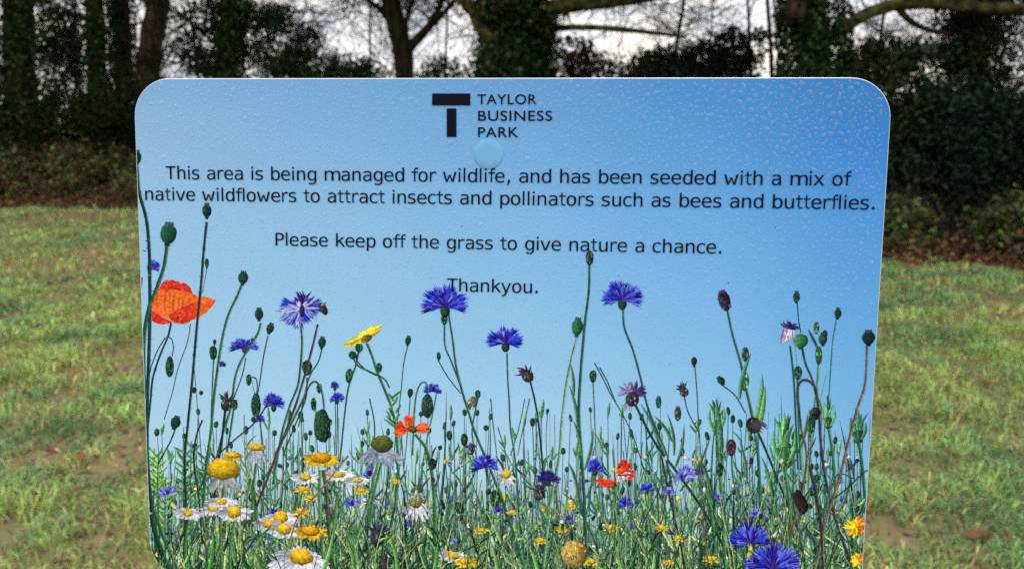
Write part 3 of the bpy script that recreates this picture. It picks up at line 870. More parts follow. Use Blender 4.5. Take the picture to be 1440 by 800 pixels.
def hairs(mb, Q, w, col=(40, 60, 50), every=2, L=3.0):
    for i in range(1, len(Q) - 1, every):
        t = Q[i + 1] - Q[i - 1]; t /= np.linalg.norm(t) + 1e-9; nn = np.array([-t[1], t[0]])
        for s in (-1, 1):
            if rnd.random() < .7:
                a = Q[i] + nn * s * w * .45; b = a + nn * s * L * rnd.uniform(.6, 1.2) + t * rnd.uniform(-1, 1); e = t * .35
                paint(mb, [a - e, a + e, b], [(0, 1, 2)], jit(col, 25))

def oval(mb, x, y, rx, ry, rot=0, cin=(30, 80, 50), cout=None, n=16, rough=.04, lightside=(-1, -.4), pinch=0.0):
    """lit from one side like a round thing in the printed photo"""
    cin = np.array(cin, float); cout = cin * .6 if cout is None else np.array(cout, float)
    th = np.arange(n) * 2 * np.pi / n; cr, sr = math.cos(rot), math.sin(rot)
    def ring(s):
        e = np.c_[rx * s * np.cos(th) * (1 - pinch * (np.sin(th))), ry * s * np.sin(th)] * (1 + rough * (RNG.random((n, 1)) - .5) * 2 * (s > .9))
        return np.c_[x + e[:, 0] * cr - e[:, 1] * sr, y + e[:, 0] * sr + e[:, 1] * cr]
    a, b = ring(1.0), ring(.6)
    V = np.concatenate([a, b, [[x, y]]])
    l = (np.cos(th) * lightside[0] + np.sin(th) * lightside[1])[:, None]
    Ca = cout * (1 + .35 * l) + 30 * np.clip(l, 0, 1); Cb = (cin * .6 + cout * .4) * (1 + .25 * l)
    F = []
    for k in range(n):
        k2 = (k + 1) % n; F.append((k, k2, n + k2, n + k)); F.append((n + k, n + k2, 2 * n))
    paint(mb, V, F, np.concatenate([Ca, Cb, [cin]]) + RNG.normal(size=(2 * n + 1, 1)) * 5)

def poly(mb, pts, col, jitter=14, cen=None):
    P = np.array(pts, float); c = P.mean(0) if cen is None else np.array(cen, float)
    n = len(P); V = np.concatenate([P, P * .5 + c * .5, [c]])
    C = np.array(col, float) + RNG.normal(size=(2 * n + 1, 1)) * jitter
    F = []
    for k in range(n):
        k2 = (k + 1) % n; F.append((k, k2, n + k2, n + k)); F.append((n + k, n + k2, 2 * n))
    paint(mb, V, F, C)

def blade(mb, x0, y0, x1, y1, w, col, bow=0.0, lit=None):
    """a pointed leaf from base to tip"""
    a, b = np.array([x0, y0], float), np.array([x1, y1], float); d = b - a; nn = np.array([-d[1], d[0]])
    n = 9; t = np.linspace(0, 1, n)[:, None]
    mid = a + d * t + nn * bow * np.sin(np.pi * t)
    ww = w * .5 * np.sin(np.pi * np.clip(t * .86 + .14, 0, 1)) ** .8
    u = nn / (np.linalg.norm(nn) + 1e-9)
    V = np.concatenate([mid - u * ww, mid, mid + u * ww]); V[n - 1] = V[2 * n - 1] = V[3 * n - 1] = mid[-1]
    col = np.array(col, float); lit = np.clip(col * 1.35 + 15, 0, 255) if lit is None else np.array(lit, float)
    C = np.concatenate([np.tile(lit, (n, 1)), np.tile(col, (n, 1)), np.tile(col * .7, (n, 1))]) + RNG.normal(size=(3 * n, 1)) * 5
    F = []
    for i in range(n - 1):
        F.append((i, i + 1, n + i + 1, n + i)); F.append((n + i, n + i + 1, 2 * n + i + 1, 2 * n + i))
    paint(mb, V, F, C)

# each flower of the print is its own flat piece under the meadow print
MEADOW = MB()
FLOWERS = []
class Flower:
    def __init__(self, name): self.mb = MB(); self.name = name
    def done(self, label=None): FLOWERS.append((self.name, self.mb, label))

def seed_head(x, y, rx, ry, rot=0, col=(24, 72, 52), edge=(14, 40, 36), crown=True):
    f = Flower('printed_seed_head')
    up = np.array([math.sin(rot), -math.cos(rot)]); sd = np.array([math.cos(rot), math.sin(rot)]); c = np.array([x, y], float)
    b = c - up * ry * .9
    poly(f.mb, [b + sd * rx * .3 + up * 2, b + sd * rx * .36 - up * ry * .3, b - sd * rx * .36 - up * ry * .3, b - sd * rx * .3 + up * 2], np.array(edge) * .9, 4)
    oval(f.mb, x, y, rx, ry, rot, col, edge, 18, pinch=.1)
    for k in range(3): # ribs
        q = c + sd * rx * (-.45 + .45 * k)
        stroke(f.mb, [q + up * ry * .7, q * .9 + c * .1, q - up * ry * .6 + (c - q) * .4], .8, .8, np.array(edge) * 1.1, k=3)
    if crown:
        t = c + up * ry
        poly(f.mb, [t + sd * rx * .62 - up * 1.2, t + sd * rx * .42 + up * ry * .17, t - sd * rx * .42 + up * ry * .17, t - sd * rx * .62 - up * 1.2], (70, 84, 80), 10)
        for k in (-1, 0, 1): blade(f.mb, *(t + sd * rx * .35 * k), *(t + sd * rx * .45 * k + up * ry * .28), 1.8, (30, 44, 44))
    f.done()

def bud(x, y, rx, ry, rot=0, col=(38, 82, 58), tip=None):
    """scaly knapweed bud, maybe with coloured tip"""
    f = Flower('printed_flower_bud')
    up = np.array([math.sin(rot), -math.cos(rot)]); sd = np.array([math.cos(rot), math.sin(rot)]); c = np.array([x, y], float)
    if tip is not None:
        for k in (-1, 0, 1): blade(f.mb, *(c + up * ry * .3 + sd * k * rx * .3), *(c + up * ry * 1.25 + sd * k * rx * .35), rx * .9, tip)
    oval(f.mb, x, y, rx, ry, rot, col, np.array(col) * .5, 16, pinch=.16)
    for r in range(4):
        for k in range(3):
            q = c + up * ry * (.55 - .38 * r) + sd * rx * (-.5 + .5 * k + .12 * (r % 2))
            blade(f.mb, *(q - up * ry * .12), *(q + up * ry * .24), rx * .45, jit(np.array(col) * rnd.choice([.45, .6, 1.3]), 8))
    f.done()

def nodding(x, y, rx, ry, col=(40, 78, 56), dark=(18, 44, 36)):
    """hanging hairy poppy bud"""
    f = Flower('printed_drooping_bud')
    oval(f.mb, x, y, rx, ry, 0, col, dark, 20, .05, pinch=-.08)
    for k in range(int(ry * 2.6)):
        a = rnd.uniform(-1, 1); b = rnd.uniform(-.85, .85); q = np.array([x + rx * .8 * a * math.sqrt(1 - b * b), y + ry * b])
        blade(f.mb, q[0], q[1], q[0] + rnd.uniform(-1, 1), q[1] + 3.2, 1.1, jit((66, 100, 74) if rnd.random() < .5 else (18, 44, 36), 8))
    f.done()

BLUE = [(42, 54, 196), (30, 34, 162), (66, 80, 214), (98, 112, 228), (24, 22, 124), (48, 60, 206)]
PALE = [(104, 116, 222), (136, 150, 234), (84, 92, 204), (160, 172, 240), (68, 74, 184)]
def petal(mb, x, y, ang, L, w, col):
    """trumpet shaped ray floret with a toothed end"""
    d = np.array([math.cos(ang), math.sin(ang)]); nn = np.array([-d[1], d[0]]); o = np.array([x, y], float)
    P = [o - nn * w * .12, o + d * L * .5 - nn * w * .22, o + d * L * .76 - nn * w * .46]
    k = 4
    for i in range(k):
        s = -.62 + 1.24 * i / (k - 1)
        P.append(o + d * L * rnd.uniform(.94, 1.12) + nn * w * s)
        if i < k - 1: P.append(o + d * L * .78 + nn * w * (s + .2))
    P += [o + d * L * .76 + nn * w * .46, o + d * L * .5 + nn * w * .22, o + nn * w * .12]
    P = np.array(P); n = len(P); col = np.array(col, float)
    c = o + d * L * .55; V = np.concatenate([P, [c]])
    C = np.tile(col, (n + 1, 1)); C[0] = C[-2] = col * .55; C[3:-4] = np.clip(col * 1.12 + 8, 0, 255)
    paint(mb, V, [(k_, (k_ + 1) % n, n) for k_ in range(n)], C + RNG.normal(size=(n + 1, 1)) * 7)

def cornflower(x, y, w, h, pal=BLUE, calyx=True, name='printed_cornflower', droop=False, label=None, n=None):
    """side view; (x, y) is the middle of the flower"""
    f = Flower(name)
    w, h = w * .93, h * .95
    ox, oy = x, y + h * (.30 if not droop else -.1)
    n = n or int(12 + w * .22)
    if calyx:
        oval(f.mb, x, y + h * .5, w * .095 + 1.2, h * .17 + 2, 0, (42, 74, 62), (16, 34, 34), 14, pinch=.1)
    A = sorted([(i + .5) / n for i in range(n)], key=lambda a: -abs(a - .5))
    for lay in range(2):
        for a in A:
            ang = math.radians(-180 - 12 + 204 * a + rnd.uniform(-8, 8))
            if droop: ang = math.radians(-215 + 250 * a + rnd.uniform(-9, 9)) if lay == 0 else math.radians(20 + 140 * a)
            r = 1.0 if lay == 0 else .68
            L = r * math.hypot(math.cos(ang) * w * .52, math.sin(ang) * h * .82) * rnd.uniform(.82, 1.1)
            petal(f.mb, ox, oy, ang, max(L, 3), L * .29 if w > 22 else L * .42, jit(rnd.choice(pal), 14))
    for k in range(5 + int(w * .08)):
        ang = math.radians(rnd.uniform(-150, -30)); L = h * rnd.uniform(.35, .62)
        blade(f.mb, ox, oy, ox + L * math.cos(ang) * .9, oy + L * math.sin(ang), 2.0, jit((44, 22, 120), 14))
    f.done(label)

def knapweed(x, y, r, up=0.0, spiky=(58, 34, 84), pale=None, ball=True):
    """spent knapweed: scaly ball with ragged dark florets on top"""
    f = Flower('printed_knapweed')
    cu, su = math.sin(up), -math.cos(up)
    if pale is not None:
        for k in range(9):
            a = up + math.pi + rnd.uniform(-.5, .9); L = r * rnd.uniform(1.4, 2.3)
            blade(f.mb, x, y, x - abs(math.sin(a)) * L * .8, y - math.cos(a) * L * 1.0, 3, jit(pale, 16))
    for k in range(14):
        a = up + rnd.uniform(-1.25, 1.25); L = r * rnd.uniform(1.2, 1.9)
        blade(f.mb, x, y - r * .2, x + math.sin(a) * L, y - math.cos(a) * L, 2.4, jit(spiky, 22), rnd.uniform(-.12, .12))
    if ball:
        oval(f.mb, x, y + r * .25, r * .82, r * .92, up, (66, 66, 70), (24, 30, 34), 16)
        for k in range(9):
            q = (x + rnd.uniform(-.5, .5) * r, y + r * .25 + rnd.uniform(-.6, .6) * r)
            blade(f.mb, q[0], q[1] + 1.5, q[0] + rnd.uniform(-1, 1), q[1] - 2.5, 2.2, jit((110, 106, 112) if rnd.random() < .4 else (26, 30, 32), 16))
    f.done()

def daisy(x, y, rx, ry, tilt=0.0, dome=(232, 196, 44), white=(214, 224, 240), name='printed_daisy', droop=0.0, dsize=.36, domeh=None, n=19, label=None):
    f = Flower(name); cr, sr = math.cos(tilt), math.sin(tilt)
    P = []
    for k in range(n):
        a = 2 * math.pi * (k + rnd.uniform(-.25, .25)) / n
        P.append((math.sin(a) + rnd.uniform(-.1, .1), a))
    for s, a in sorted(P):
        ex_, ey_ = rx * math.cos(a) * rnd.uniform(.74, 1.1), ry * math.sin(a) * rnd.uniform(.86, 1.08) + droop * (abs(math.cos(a)) * .4 + .6)
        tx, ty = x + ex_ * cr - ey_ * sr, y + ex_ * sr + ey_ * cr
        sh = rnd.choice([1, .94, .84, .74]) if s < .3 else rnd.choice([1, .97, .88])
        blade(f.mb, x + ex_ * .12, y, tx, ty, max(rx, ry) * .27, np.clip(np.array(white) * sh, 0, 255), 0, np.clip(np.array(white) * sh * 1.04, 0, 255))
    dh = domeh or ry * .55
    oval(f.mb, x, y - dh * .35, rx * dsize, dh, tilt, dome, np.array(dome) * (.66, .56, .42), 22, .11, (-.4, -1))
    for k in range(int(10 + rx * .5)):
        a = rnd.uniform(0, 6.28); r = math.sqrt(rnd.random()) * .85
        q = (x + rx * dsize * r * math.cos(a), y - dh * .35 + dh * r * math.sin(a))
        poly(f.mb, [(q[0] - .8, q[1]), (q[0], q[1] - .8), (q[0] + .8, q[1]), (q[0], q[1] + .8)], jit(np.array(dome) * rnd.choice([.88, 1.05]), 7), 2)
    f.done(label)
# ------------------------------------------------------------------ painting the meadow, back to front
GRN = [(54, 98, 64), (88, 130, 78), (124, 158, 92), (30, 58, 48), (74, 114, 94), (150, 178, 110), (42, 78, 56), (106, 138, 108)]
def low_stem(y0, y1, wmin, wmax, pal, n, lean=30):
    for _ in range(n):
        x = rnd.uniform(214, 1216); b = rnd.uniform(*y0); t = b - abs(rnd.gauss(0, 1)) * (y1[1] - y1[0]) * .5 - y1[0]
        dx = rnd.gauss(0, lean); w_ = rnd.uniform(wmin, wmax)
        c = jit(rnd.choice(pal), 16)
        if rnd.random() < .45: blade(MEADOW, x, b, x + dx, t, w_ * 1.6, c, rnd.uniform(-.08, .08))
        else: stroke(MEADOW, [(x, b), (x + dx * .35 + rnd.uniform(-4, 4), (b + t) / 2), (x + dx, t)], w_, w_ * .6, c, k=4)
def blobs(n, yr, r0, r1, pals, bias=1.0):
    for _ in range(n):
        x = rnd.uniform(216, 1212); y = yr[0] + (yr[1] - yr[0]) * rnd.random() ** bias; r = rnd.uniform(r0, r1)
        oval(MEADOW, x, y, r * rnd.uniform(.8, 1.4), r * rnd.uniform(.6, 1.1), rnd.uniform(-.5, .5), jit(rnd.choice(pals), 16), None if rnd.random() < .4 else jit(rnd.choice(pals), 10), 8, .25)
SOFT = [(150, 184, 150), (128, 166, 128), (166, 196, 156), (112, 148, 112), (176, 200, 140)]
FLW = [(226, 200, 70), (232, 214, 96), (214, 224, 240), (84, 98, 214), (60, 66, 190), (236, 240, 248), (222, 190, 52), (150, 130, 190)]
blobs(150, (700, 840), 4, 11, SOFT, .8)
low_stem((740, 838), (20, 110), .9, 1.8, [(140, 176, 146), (120, 160, 132), (104, 146, 132), (160, 190, 130), (96, 140, 130)], 330, 16)
blobs(120, (668, 790), 2, 4.5, FLW + SOFT, 1.0)
low_stem((770, 840), (30, 150), 1.2, 2.6, GRN, 300, 22)
blobs(85, (690, 830), 2.5, 6, FLW, .9)
low_stem((790, 842), (20, 80), 1.6, 3.6, GRN[:4] + [(40, 74, 46), (26, 54, 40)], 300, 26)
low_stem((800, 842), (60, 230), 1.4, 2.6, [(44, 92, 64), (84, 138, 88), (34, 70, 58), (110, 156, 100), (60, 116, 84)], 120, 26)
blobs(46, (730, 838), 3, 6, [(230, 196, 46), (236, 206, 70), (226, 232, 246), (66, 72, 206), (40, 34, 70)], .9)
# countless thin stems with little heads, standing into the printed sky
for _ in range(400):
    x = rnd.uniform(218, 1212); t = rnd.uniform(575, 715); b = rnd.uniform(760, 836); dx = rnd.gauss(0, 14)
    c = jit(rnd.choice([(70, 120, 104), (50, 96, 80), (96, 146, 112), (40, 76, 70), (84, 132, 84), (64, 70, 74)]), 12); wv = rnd.uniform(.8, 1.9)
    stroke(MEADOW, [(x, b), (x + dx * .4 + rnd.uniform(-5, 5), (b * 2 + t) / 3), (x + dx * .8, (b + 2 * t) / 3), (x + dx, t)], wv * 1.2, wv * .8, c, k=4)
    q = rnd.random()
    if q < .4: oval(MEADOW, x + dx, t, rnd.uniform(2.2, 4), rnd.uniform(3.5, 6.5), rnd.uniform(-.3, .3), jit((46, 84, 66), 14), None, 10)
    elif q < .7: blade(MEADOW, x + dx, t + 6, x + dx + rnd.uniform(-4, 4), t - rnd.uniform(8, 20), 4, jit((90, 146, 96), 18)); blade(MEADOW, x + dx, t + 8, x + dx + rnd.uniform(-10, 10), t - rnd.uniform(2, 10), 3, jit((70, 120, 84), 18))
    for _k in range(rnd.randint(0, 3)):
        f_ = rnd.uniform(.15, .8); blade(MEADOW, x + dx * f_, b + (t - b) * f_, x + dx * f_ + rnd.choice([-1, 1]) * rnd.uniform(6, 18), b + (t - b) * f_ - rnd.uniform(8, 30), 3, jit(c, 20), rnd.uniform(-.12, .12))
blobs(110, (640, 745), 1.6, 3.6, FLW + [(80, 90, 214), (60, 60, 190), (96, 110, 220), (230, 236, 246), (40, 60, 60), (36, 44, 60)], 1.3)
# deep shade and sunlit scraps between the stems
for _ in range(700):
    x = rnd.uniform(214, 1216); y = 700 + 140 * rnd.random() ** .6; d = rnd.random()
    c = (24, 52, 36) if d < .36 else (172, 202, 128) if d < .58 else (60, 110, 62) if d < .8 else (112, 156, 92) if d < .94 else (206, 222, 196)
    L = rnd.uniform(5, 16); a = rnd.gauss(-1.57, .7); blade(MEADOW, x, y, x + L * math.cos(a), y + L * math.sin(a), rnd.uniform(2, 5.5), jit(c, 16), rnd.uniform(-.2, .2))
low_stem((770, 842), (30, 120), 1.0, 2.4, GRN + [(30, 62, 44), (26, 52, 40), (166, 196, 128)], 340, 30)
# dark tangle at the very bottom
low_stem((812, 845), (14, 50), 2, 4.5, [(26, 58, 40), (40, 84, 50), (70, 120, 64), (120, 166, 78), (20, 44, 36)], 260, 24)

# feathery green at the lower left and brighter leaf sprays
for x0, y0, hgt_, cl in ((216, 720, 90, (86, 140, 70)), (232, 740, 70, (100, 156, 74)), (258, 700, 70, (70, 128, 74)), (268, 720, 100, (82, 140, 80)), (288, 700, 60, (60, 116, 70)), (222, 690, 50, (110, 160, 70))):
    for k in range(13):
        y = y0 - hgt_ * k / 13; s = 1 if k % 2 else -1
        blade(MEADOW, x0, y, x0 + s * rnd.uniform(8, 15), y - rnd.uniform(6, 14), 4, jit(cl, 20), .05 * s)
    stroke(MEADOW, [(x0 + 2, y0 + 60), (x0, y0), (x0 + 1, y0 - hgt_)], 2.5, 1.5, (50, 100, 60))
stroke(MEADOW, [(213, 722), (222, 760), (238, 800), (248, 822)], 9, 7, (28, 62, 42)); stroke(MEADOW, [(216, 715), (232, 760), (250, 800)], 5, 4, (40, 84, 52))

DK, MD, LT, BR = (24, 58, 52), (44, 92, 66), (92, 146, 106), (92, 66, 70)
# thin background stems with pods
for pts, wv, c in (([(268, 455), (264, 480), (250, 520), (243, 550), (231, 590)], 2, (60, 112, 96)), ([(301, 500), (299, 540), (296, 620)], 2.2, MD),
                   ([(291, 378), (288, 395), (285, 412)], 1.4, (60, 100, 90)), ([(377, 472), (371, 500), (365, 540), (362, 556)], 2, DK),
                   ([(574, 484), (568, 510), (564, 550), (558, 600), (552, 660)], 1.8, (50, 90, 84)), ([(471, 548), (472, 600), (470, 660)], 1.5, MD), ([(475, 566), (474, 620), (470, 700)], 1.8, MD),
                   ([(577, 558), (574, 600), (568, 660)], 1.6, MD), ([(616, 540), (610, 575), (600, 620), (590, 680)], 2.2, (60, 120, 80)),
                   ([(977, 514), (980, 550), (982, 590), (986, 650), (990, 720)], 1.9, (50, 104, 84)), ([(1176, 450), (1171, 480), (1168, 520), (1165, 560), (1158, 620)], 2.2, (70, 124, 110)),
                   ([(1014, 540), (1034, 556), (1048, 580)], 2, DK), ([(1121, 426), (1123, 450), (1126, 468)], 2, DK), ([(770, 582), (768, 620), (772, 680)], 1.2, (70, 110, 110)),
                   ([(346, 503), (340, 530), (328, 562), (318, 600)], 1.8, DK), ([(453, 490), (448, 508), (438, 524), (430, 548), (420, 600)], 2.2, MD),
                   ([(503, 500), (502, 507), (515, 520), (530, 528)], 2.6, DK), ([(247, 602), (240, 620), (230, 638), (222, 654)], 2.2, DK),
                   ([(834, 538), (836, 580), (838, 640)], 1.8, MD), ([(617, 508), (630, 530), (648, 553)], 2, DK), ([(962, 556), (968, 580), (984, 610)], 1.8, DK)):
    stroke(MEADOW, pts, wv, wv * .9, c)
for pts in ([(836, 510), (848, 532), (860, 556), (872, 576), (890, 612), (906, 660)], [(843, 516), (854, 536), (862, 556), (868, 570)]): stroke(MEADOW, pts, 2, 1.5, (40, 80, 80))
for x, y, rx, ry, rot in ((291, 370, 3, 7, 0), (302, 481, 2.4, 4, 0), (273, 548, 4, 4, 0), (283, 552, 3, 3, 0), (574, 479, 4.2, 6, .15), (577, 552, 4, 6, .1), (976, 508, 4, 6.5, 0),
                          (1178, 441, 5, 7, .1), (1014, 535, 5, 6, -.7), (1120, 418, 5, 7.5, 0), (380, 462, 5.5, 7, .3), (453, 482, 5.5, 7.5, .1), (617, 501, 3, 6, 0), (770, 578, 2, 4, .2), (247, 594, 7, 8.5, .3), (1160, 470, 4, 6, 0)):
    seed_head(x, y, rx, ry, rot, crown=rx > 4)
for x, y, rx, ry in ((300, 496, 5.5, 10), (350, 534, 4, 8), (449, 546, 4, 7), (441, 568, 4, 9), (533, 517, 4.5, 7), (672, 554, 4, 6), (834, 529, 5, 9)): bud(x, y, rx, ry)
cornflower(216, 374, 20, 18, calyx=False); cornflower(345, 484, 44, 17); cornflower(385, 563, 31, 22); cornflower(366, 588, 14, 12, calyx=False)
cornflower(471, 541, 13, 10); cornflower(474, 558, 21, 13); cornflower(608, 546, 28, 14, calyx=False); cornflower(313, 512, 9, 10, [(58, 50, 110), (40, 34, 80)], calyx=False)

# big drooping buds and hooked stems
stroke(MEADOW, [(386, 640), (404, 606), (424, 566), (434, 544), (442, 536), (450, 542), (454, 556), (456, 574)], 4, 3, (66, 100, 74)); nodding(453, 598, 11.5, 24)
stroke(MEADOW, [(580, 640), (582, 590), (585, 556), (591, 540), (598, 537), (602, 545), (602, 554)], 3, 2, (66, 110, 84)); nodding(601, 570, 8.5, 17)
stroke(MEADOW, [(354, 530), (360, 532), (362, 542), (361, 553)], 2, 1.6, DK); nodding(360, 569, 7, 17, (30, 70, 50))
stroke(MEADOW, [(236, 472), (242, 478), (244, 490), (242, 502)], 2, 1.6, DK); nodding(239, 515, 6, 15, (36, 66, 52))
stroke(MEADOW, [(432, 530), (430, 560), (414, 600), (398, 640)], 2.4, 2, DK); bud(432, 517, 7, 11)

# left hand tall poppy stems
def tall(pts, w0, w1, c, hr=True):
    Q = stroke(MEADOW, pts, w0, w1, c)
    if hr: hairs(MEADOW, Q, w0, np.array(c) * 1.2 + 10, 2, 2.6)
tall([(200, 390), (197, 430), (201, 480), (205, 540)], 2.4, 2.4, (36, 50, 50))
for k in range(5): blade(MEADOW, 207 + rnd.uniform(-3, 3), 340 + k * 3.4, 207 + rnd.uniform(-7, 7), 338 + k * 3.4, 1.6, (30, 44, 44))
# the red poppy
f = Flower('printed_poppy')
def zz(p, ox=180, oy=370, s=3.636): return [(ox + a / s, oy + b / s) for a, b in p]
poly(f.mb, zz([(135, 190), (150, 140), (180, 95), (195, 84), (210, 90), (225, 84), (245, 92), (258, 92), (270, 105), (288, 98), (300, 108), (318, 122), (332, 155), (250, 180), (180, 185)]), (206, 44, 28), 12)
poly(f.mb, zz([(118, 240), (135, 246), (170, 272), (225, 300), (215, 309), (180, 314), (150, 310), (124, 296)]), (214, 52, 34), 10)
poly(f.mb, zz([(330, 295), (350, 240), (352, 175), (385, 168), (440, 184), (452, 188), (430, 222), (402, 252), (368, 274)]), (228, 96, 30), 12)
poly(f.mb, zz([(120, 235), (122, 190), (140, 152), (165, 136), (195, 140), (230, 133), (260, 140), (300, 146), (340, 158), (358, 172), (358, 230), (345, 280), (315, 298), (280, 308), (240, 302), (200, 284), (155, 262)]), (232, 104, 36), 14)
for a, b, c, d, wv in ((160, 150, 150, 240, 18), (200, 150, 195, 260, 24), (250, 150, 240, 270, 28), (300, 160, 285, 250, 22), (225, 145, 215, 260, 14), (275, 150, 262, 262, 16)):
    q = zz([(a, b), (c, d)]); blade(f.mb, *q[0], *q[1], wv / 3.6, jit((234, 112, 42), 6), .03, (236, 118, 46))
poly(f.mb, zz([(210, 268), (240, 246), (290, 222), (345, 200), (354, 235), (344, 278), (314, 298), (280, 307), (245, 303), (222, 292)]), (206, 52, 30), 12)
for p_ in ([(150, 262), (190, 285), (235, 303), (282, 309), (318, 298)], [(215, 270), (250, 242), (300, 218), (345, 202)], [(250, 262), (262, 285), (280, 306)], [(300, 240), (300, 270), (292, 300)]):
    stroke(f.mb, zz(p_), 1.3, 1.1, (164, 38, 28), (196, 56, 30))
f.done('open orange red poppy printed near the left edge')
tall([(241, 454), (236, 474), (225, 500), (215, 532), (212, 562), (207, 610)], 3.4, 3.4, (26, 50, 52))
stroke(MEADOW, [(233, 474), (222, 492), (214, 512), (211, 524)], 2, 1.5, (26, 50, 52))
tall([(193, 234), (196, 270), (206, 308), (210, 350), (211, 400), (211, 450), (209, 520), (207, 590), (208, 650), (214, 720)], 5, 6, (26, 56, 54))
tall([(235, 345), (231, 374), (221, 404), (210, 432), (204, 464), (202, 500), (204, 560)], 5.5, 6.5, (36, 86, 62))
tall([(291, 312), (287, 350), (283, 400), (277, 460), (271, 530), (264, 600), (260, 650), (262, 720), (258, 790)], 4, 4.2, (30, 52, 56))
tall([(340, 401), (333, 418), (322, 441), (314, 470), (307, 512), (301, 560), (297, 604), (290, 660), (284, 740)], 3.6, 4.2, (48, 98, 64))
tall([(367, 454), (363, 468), (352, 487), (340, 506), (331, 530), (325, 572), (315, 604), (302, 656)], 3.6, 3.6, (56, 104, 70), False)
seed_head(193, 222, 6, 9, 0, (20, 44, 46)); seed_head(237, 329, 11.5, 14, .1, (24, 92, 58), (16, 58, 44)); seed_head(291, 297, 6.5, 9.5, 0, (26, 56, 52), (16, 32, 38)); seed_head(342, 391, 7, 8.5, .1, (30, 84, 60)); seed_head(364.5, 442, 6, 8, 0, (28, 64, 52))
stroke(MEADOW, [(317, 576), (312, 620), (306, 660), (300, 720)], 4, 3.5, (30, 50, 48)); stroke(MEADOW, [(329, 574), (322, 620), (312, 680)], 3, 3, MD)
knapweed(319, 566, 10, .3, (40, 36, 40)); bud(330, 569, 4.5, 7)
# arching dark dry stem
tall([(380, 560), (366, 584), (352, 600), (330, 618), (300, 648), (280, 690)], 2.4, 2.2, (46, 46, 48), False)
tall([(285, 590), (276, 614), (273, 650), (280, 700), (284, 760)], 2.6, 2.6, (40, 40, 44), False)

# pale ragged cornflower with a bee
stroke(MEADOW, [(423, 456), (425, 480), (423, 512), (419, 542), (408, 570), (396, 612), (384, 680)], 3.4, 3.6, (44, 96, 72))
tall([(447, 456), (440, 486), (428, 530), (415, 572), (396, 622), (378, 668), (350, 740)], 3.4, 4, (80, 52, 66), False)
f = Flower('printed_cornflower')
for k in range(46):
    a = math.radians(rnd.uniform(-12, 192)); L = rnd.uniform(18, 36) * (1 - .12 * abs(math.sin(a)))
    petal(f.mb, 424 + rnd.uniform(-3, 3), 432 + rnd.uniform(-4, 2), a, L, L * .32, jit(rnd.choice(PALE if k % 3 else BLUE), 16))
for k in range(13):
    a = math.radians(rnd.uniform(-165, -15)); L = rnd.uniform(13, 27); blade(f.mb, 425, 430, 425 + L * math.cos(a) * .8, 430 + L * math.sin(a), 3.2, jit((70, 54, 150) if k % 2 else (40, 26, 96), 14), rnd.uniform(-.1, .1))
for k in range(9):
    a = math.radians(rnd.uniform(-200, 20)); blade(f.mb, 424, 434, 424 + 26 * math.cos(a), 434 + 12 * math.sin(a), 4, jit((150, 160, 236), 14))
oval(f.mb, 425, 437, 4, 9, 0, (44, 40, 96), (30, 30, 70), 12); f.done('pale ragged cornflower with a bee on it')
f = Flower('printed_bee'); oval(f.mb, 455, 434, 5, 9.5, -.5, (60, 50, 44), (22, 24, 30), 14); blade(f.mb, 452, 430, 459, 424, 4, (120, 120, 120)); f.done()
# yellow daisy on a branched stem
stroke(MEADOW, [(516, 482), (524, 502), (530, 521), (540, 545), (550, 571), (557, 604), (560, 660), (556, 720)], 4, 4.4, (50, 104, 66))
stroke(MEADOW, [(497, 503), (504, 514), (520, 522), (540, 532), (548, 545)], 3, 2.4, (40, 90, 60)); stroke(MEADOW, [(505, 492), (500, 515), (490, 545), (484, 590), (478, 650)], 2.8, 2.6, (46, 88, 62))
f = Flower('printed_corn_marigold')
for s in range(13):
    a = s / 12; blade(f.mb, 511, 474, 483 + 58 * a + rnd.uniform(-2, 2), 487 - 31 * a - 7 * math.sin(a * 3.14) + rnd.uniform(-1.5, 1.5) , 7, jit((236, 216, 44), 14))
for s in range(9):
    a = s / 8; blade(f.mb, 513, 476, 486 + 50 * a, 488 - 26 * a + rnd.uniform(-1, 2), 6, jit((220, 190, 40), 16))
oval(f.mb, 515, 476, 9, 5, -.45, (140, 104, 36), (96, 76, 30), 14); f.done('tilted yellow daisy on a branched stem')
bud(505, 489, 5.5, 6.5, 0, (36, 96, 60)); bud(496, 499, 6, 5.5, .6, (40, 84, 56)); bud(491, 528, 5, 10, .1, (40, 84, 58)); bud(533, 516, 4, 6, 0, (40, 92, 56))
for k in range(12): blade(MEADOW, 553 + rnd.uniform(-4, 4), 560 + k * 4, 553 + rnd.choice([-1, 1]) * rnd.uniform(6, 14), 548 + k * 4, 3.2, jit((60, 118, 62), 20))
stroke(MEADOW, [(520, 560), (527, 600), (524, 650)], 2, 2, DK)

# middle cornflowers
stroke(MEADOW, [(631, 442), (637, 480), (641, 512), (650, 550), (660, 582), (669, 610), (690, 660), (720, 740), (740, 810)], 3, 4.4, (44, 92, 72)); stroke(MEADOW, [(625, 456), (626, 486), (634, 506), (644, 532), (652, 555)], 2.6, 2.4, (48, 88, 76))
stroke(MEADOW, [(672, 560), (668, 580), (664, 610), (672, 650)], 2.4, 2, MD)
bud(625, 449, 4.5, 7.5); cornflower(626, 420, 66, 38, label='deep blue cornflower whose petals touch the last line of text'); bud(664, 566, 7, 10, .6, (130, 150, 120))
stroke(MEADOW, [(713, 496), (714, 530), (716, 562), (718, 602), (725, 650), (730, 720)], 2.6, 2.6, (44, 92, 80)); cornflower(711, 474, 52, 30)
stroke(MEADOW, [(746, 537), (752, 562), (757, 592), (762, 640), (766, 700)], 3, 3, DK); knapweed(742, 526, 10, -.5, (50, 34, 62))
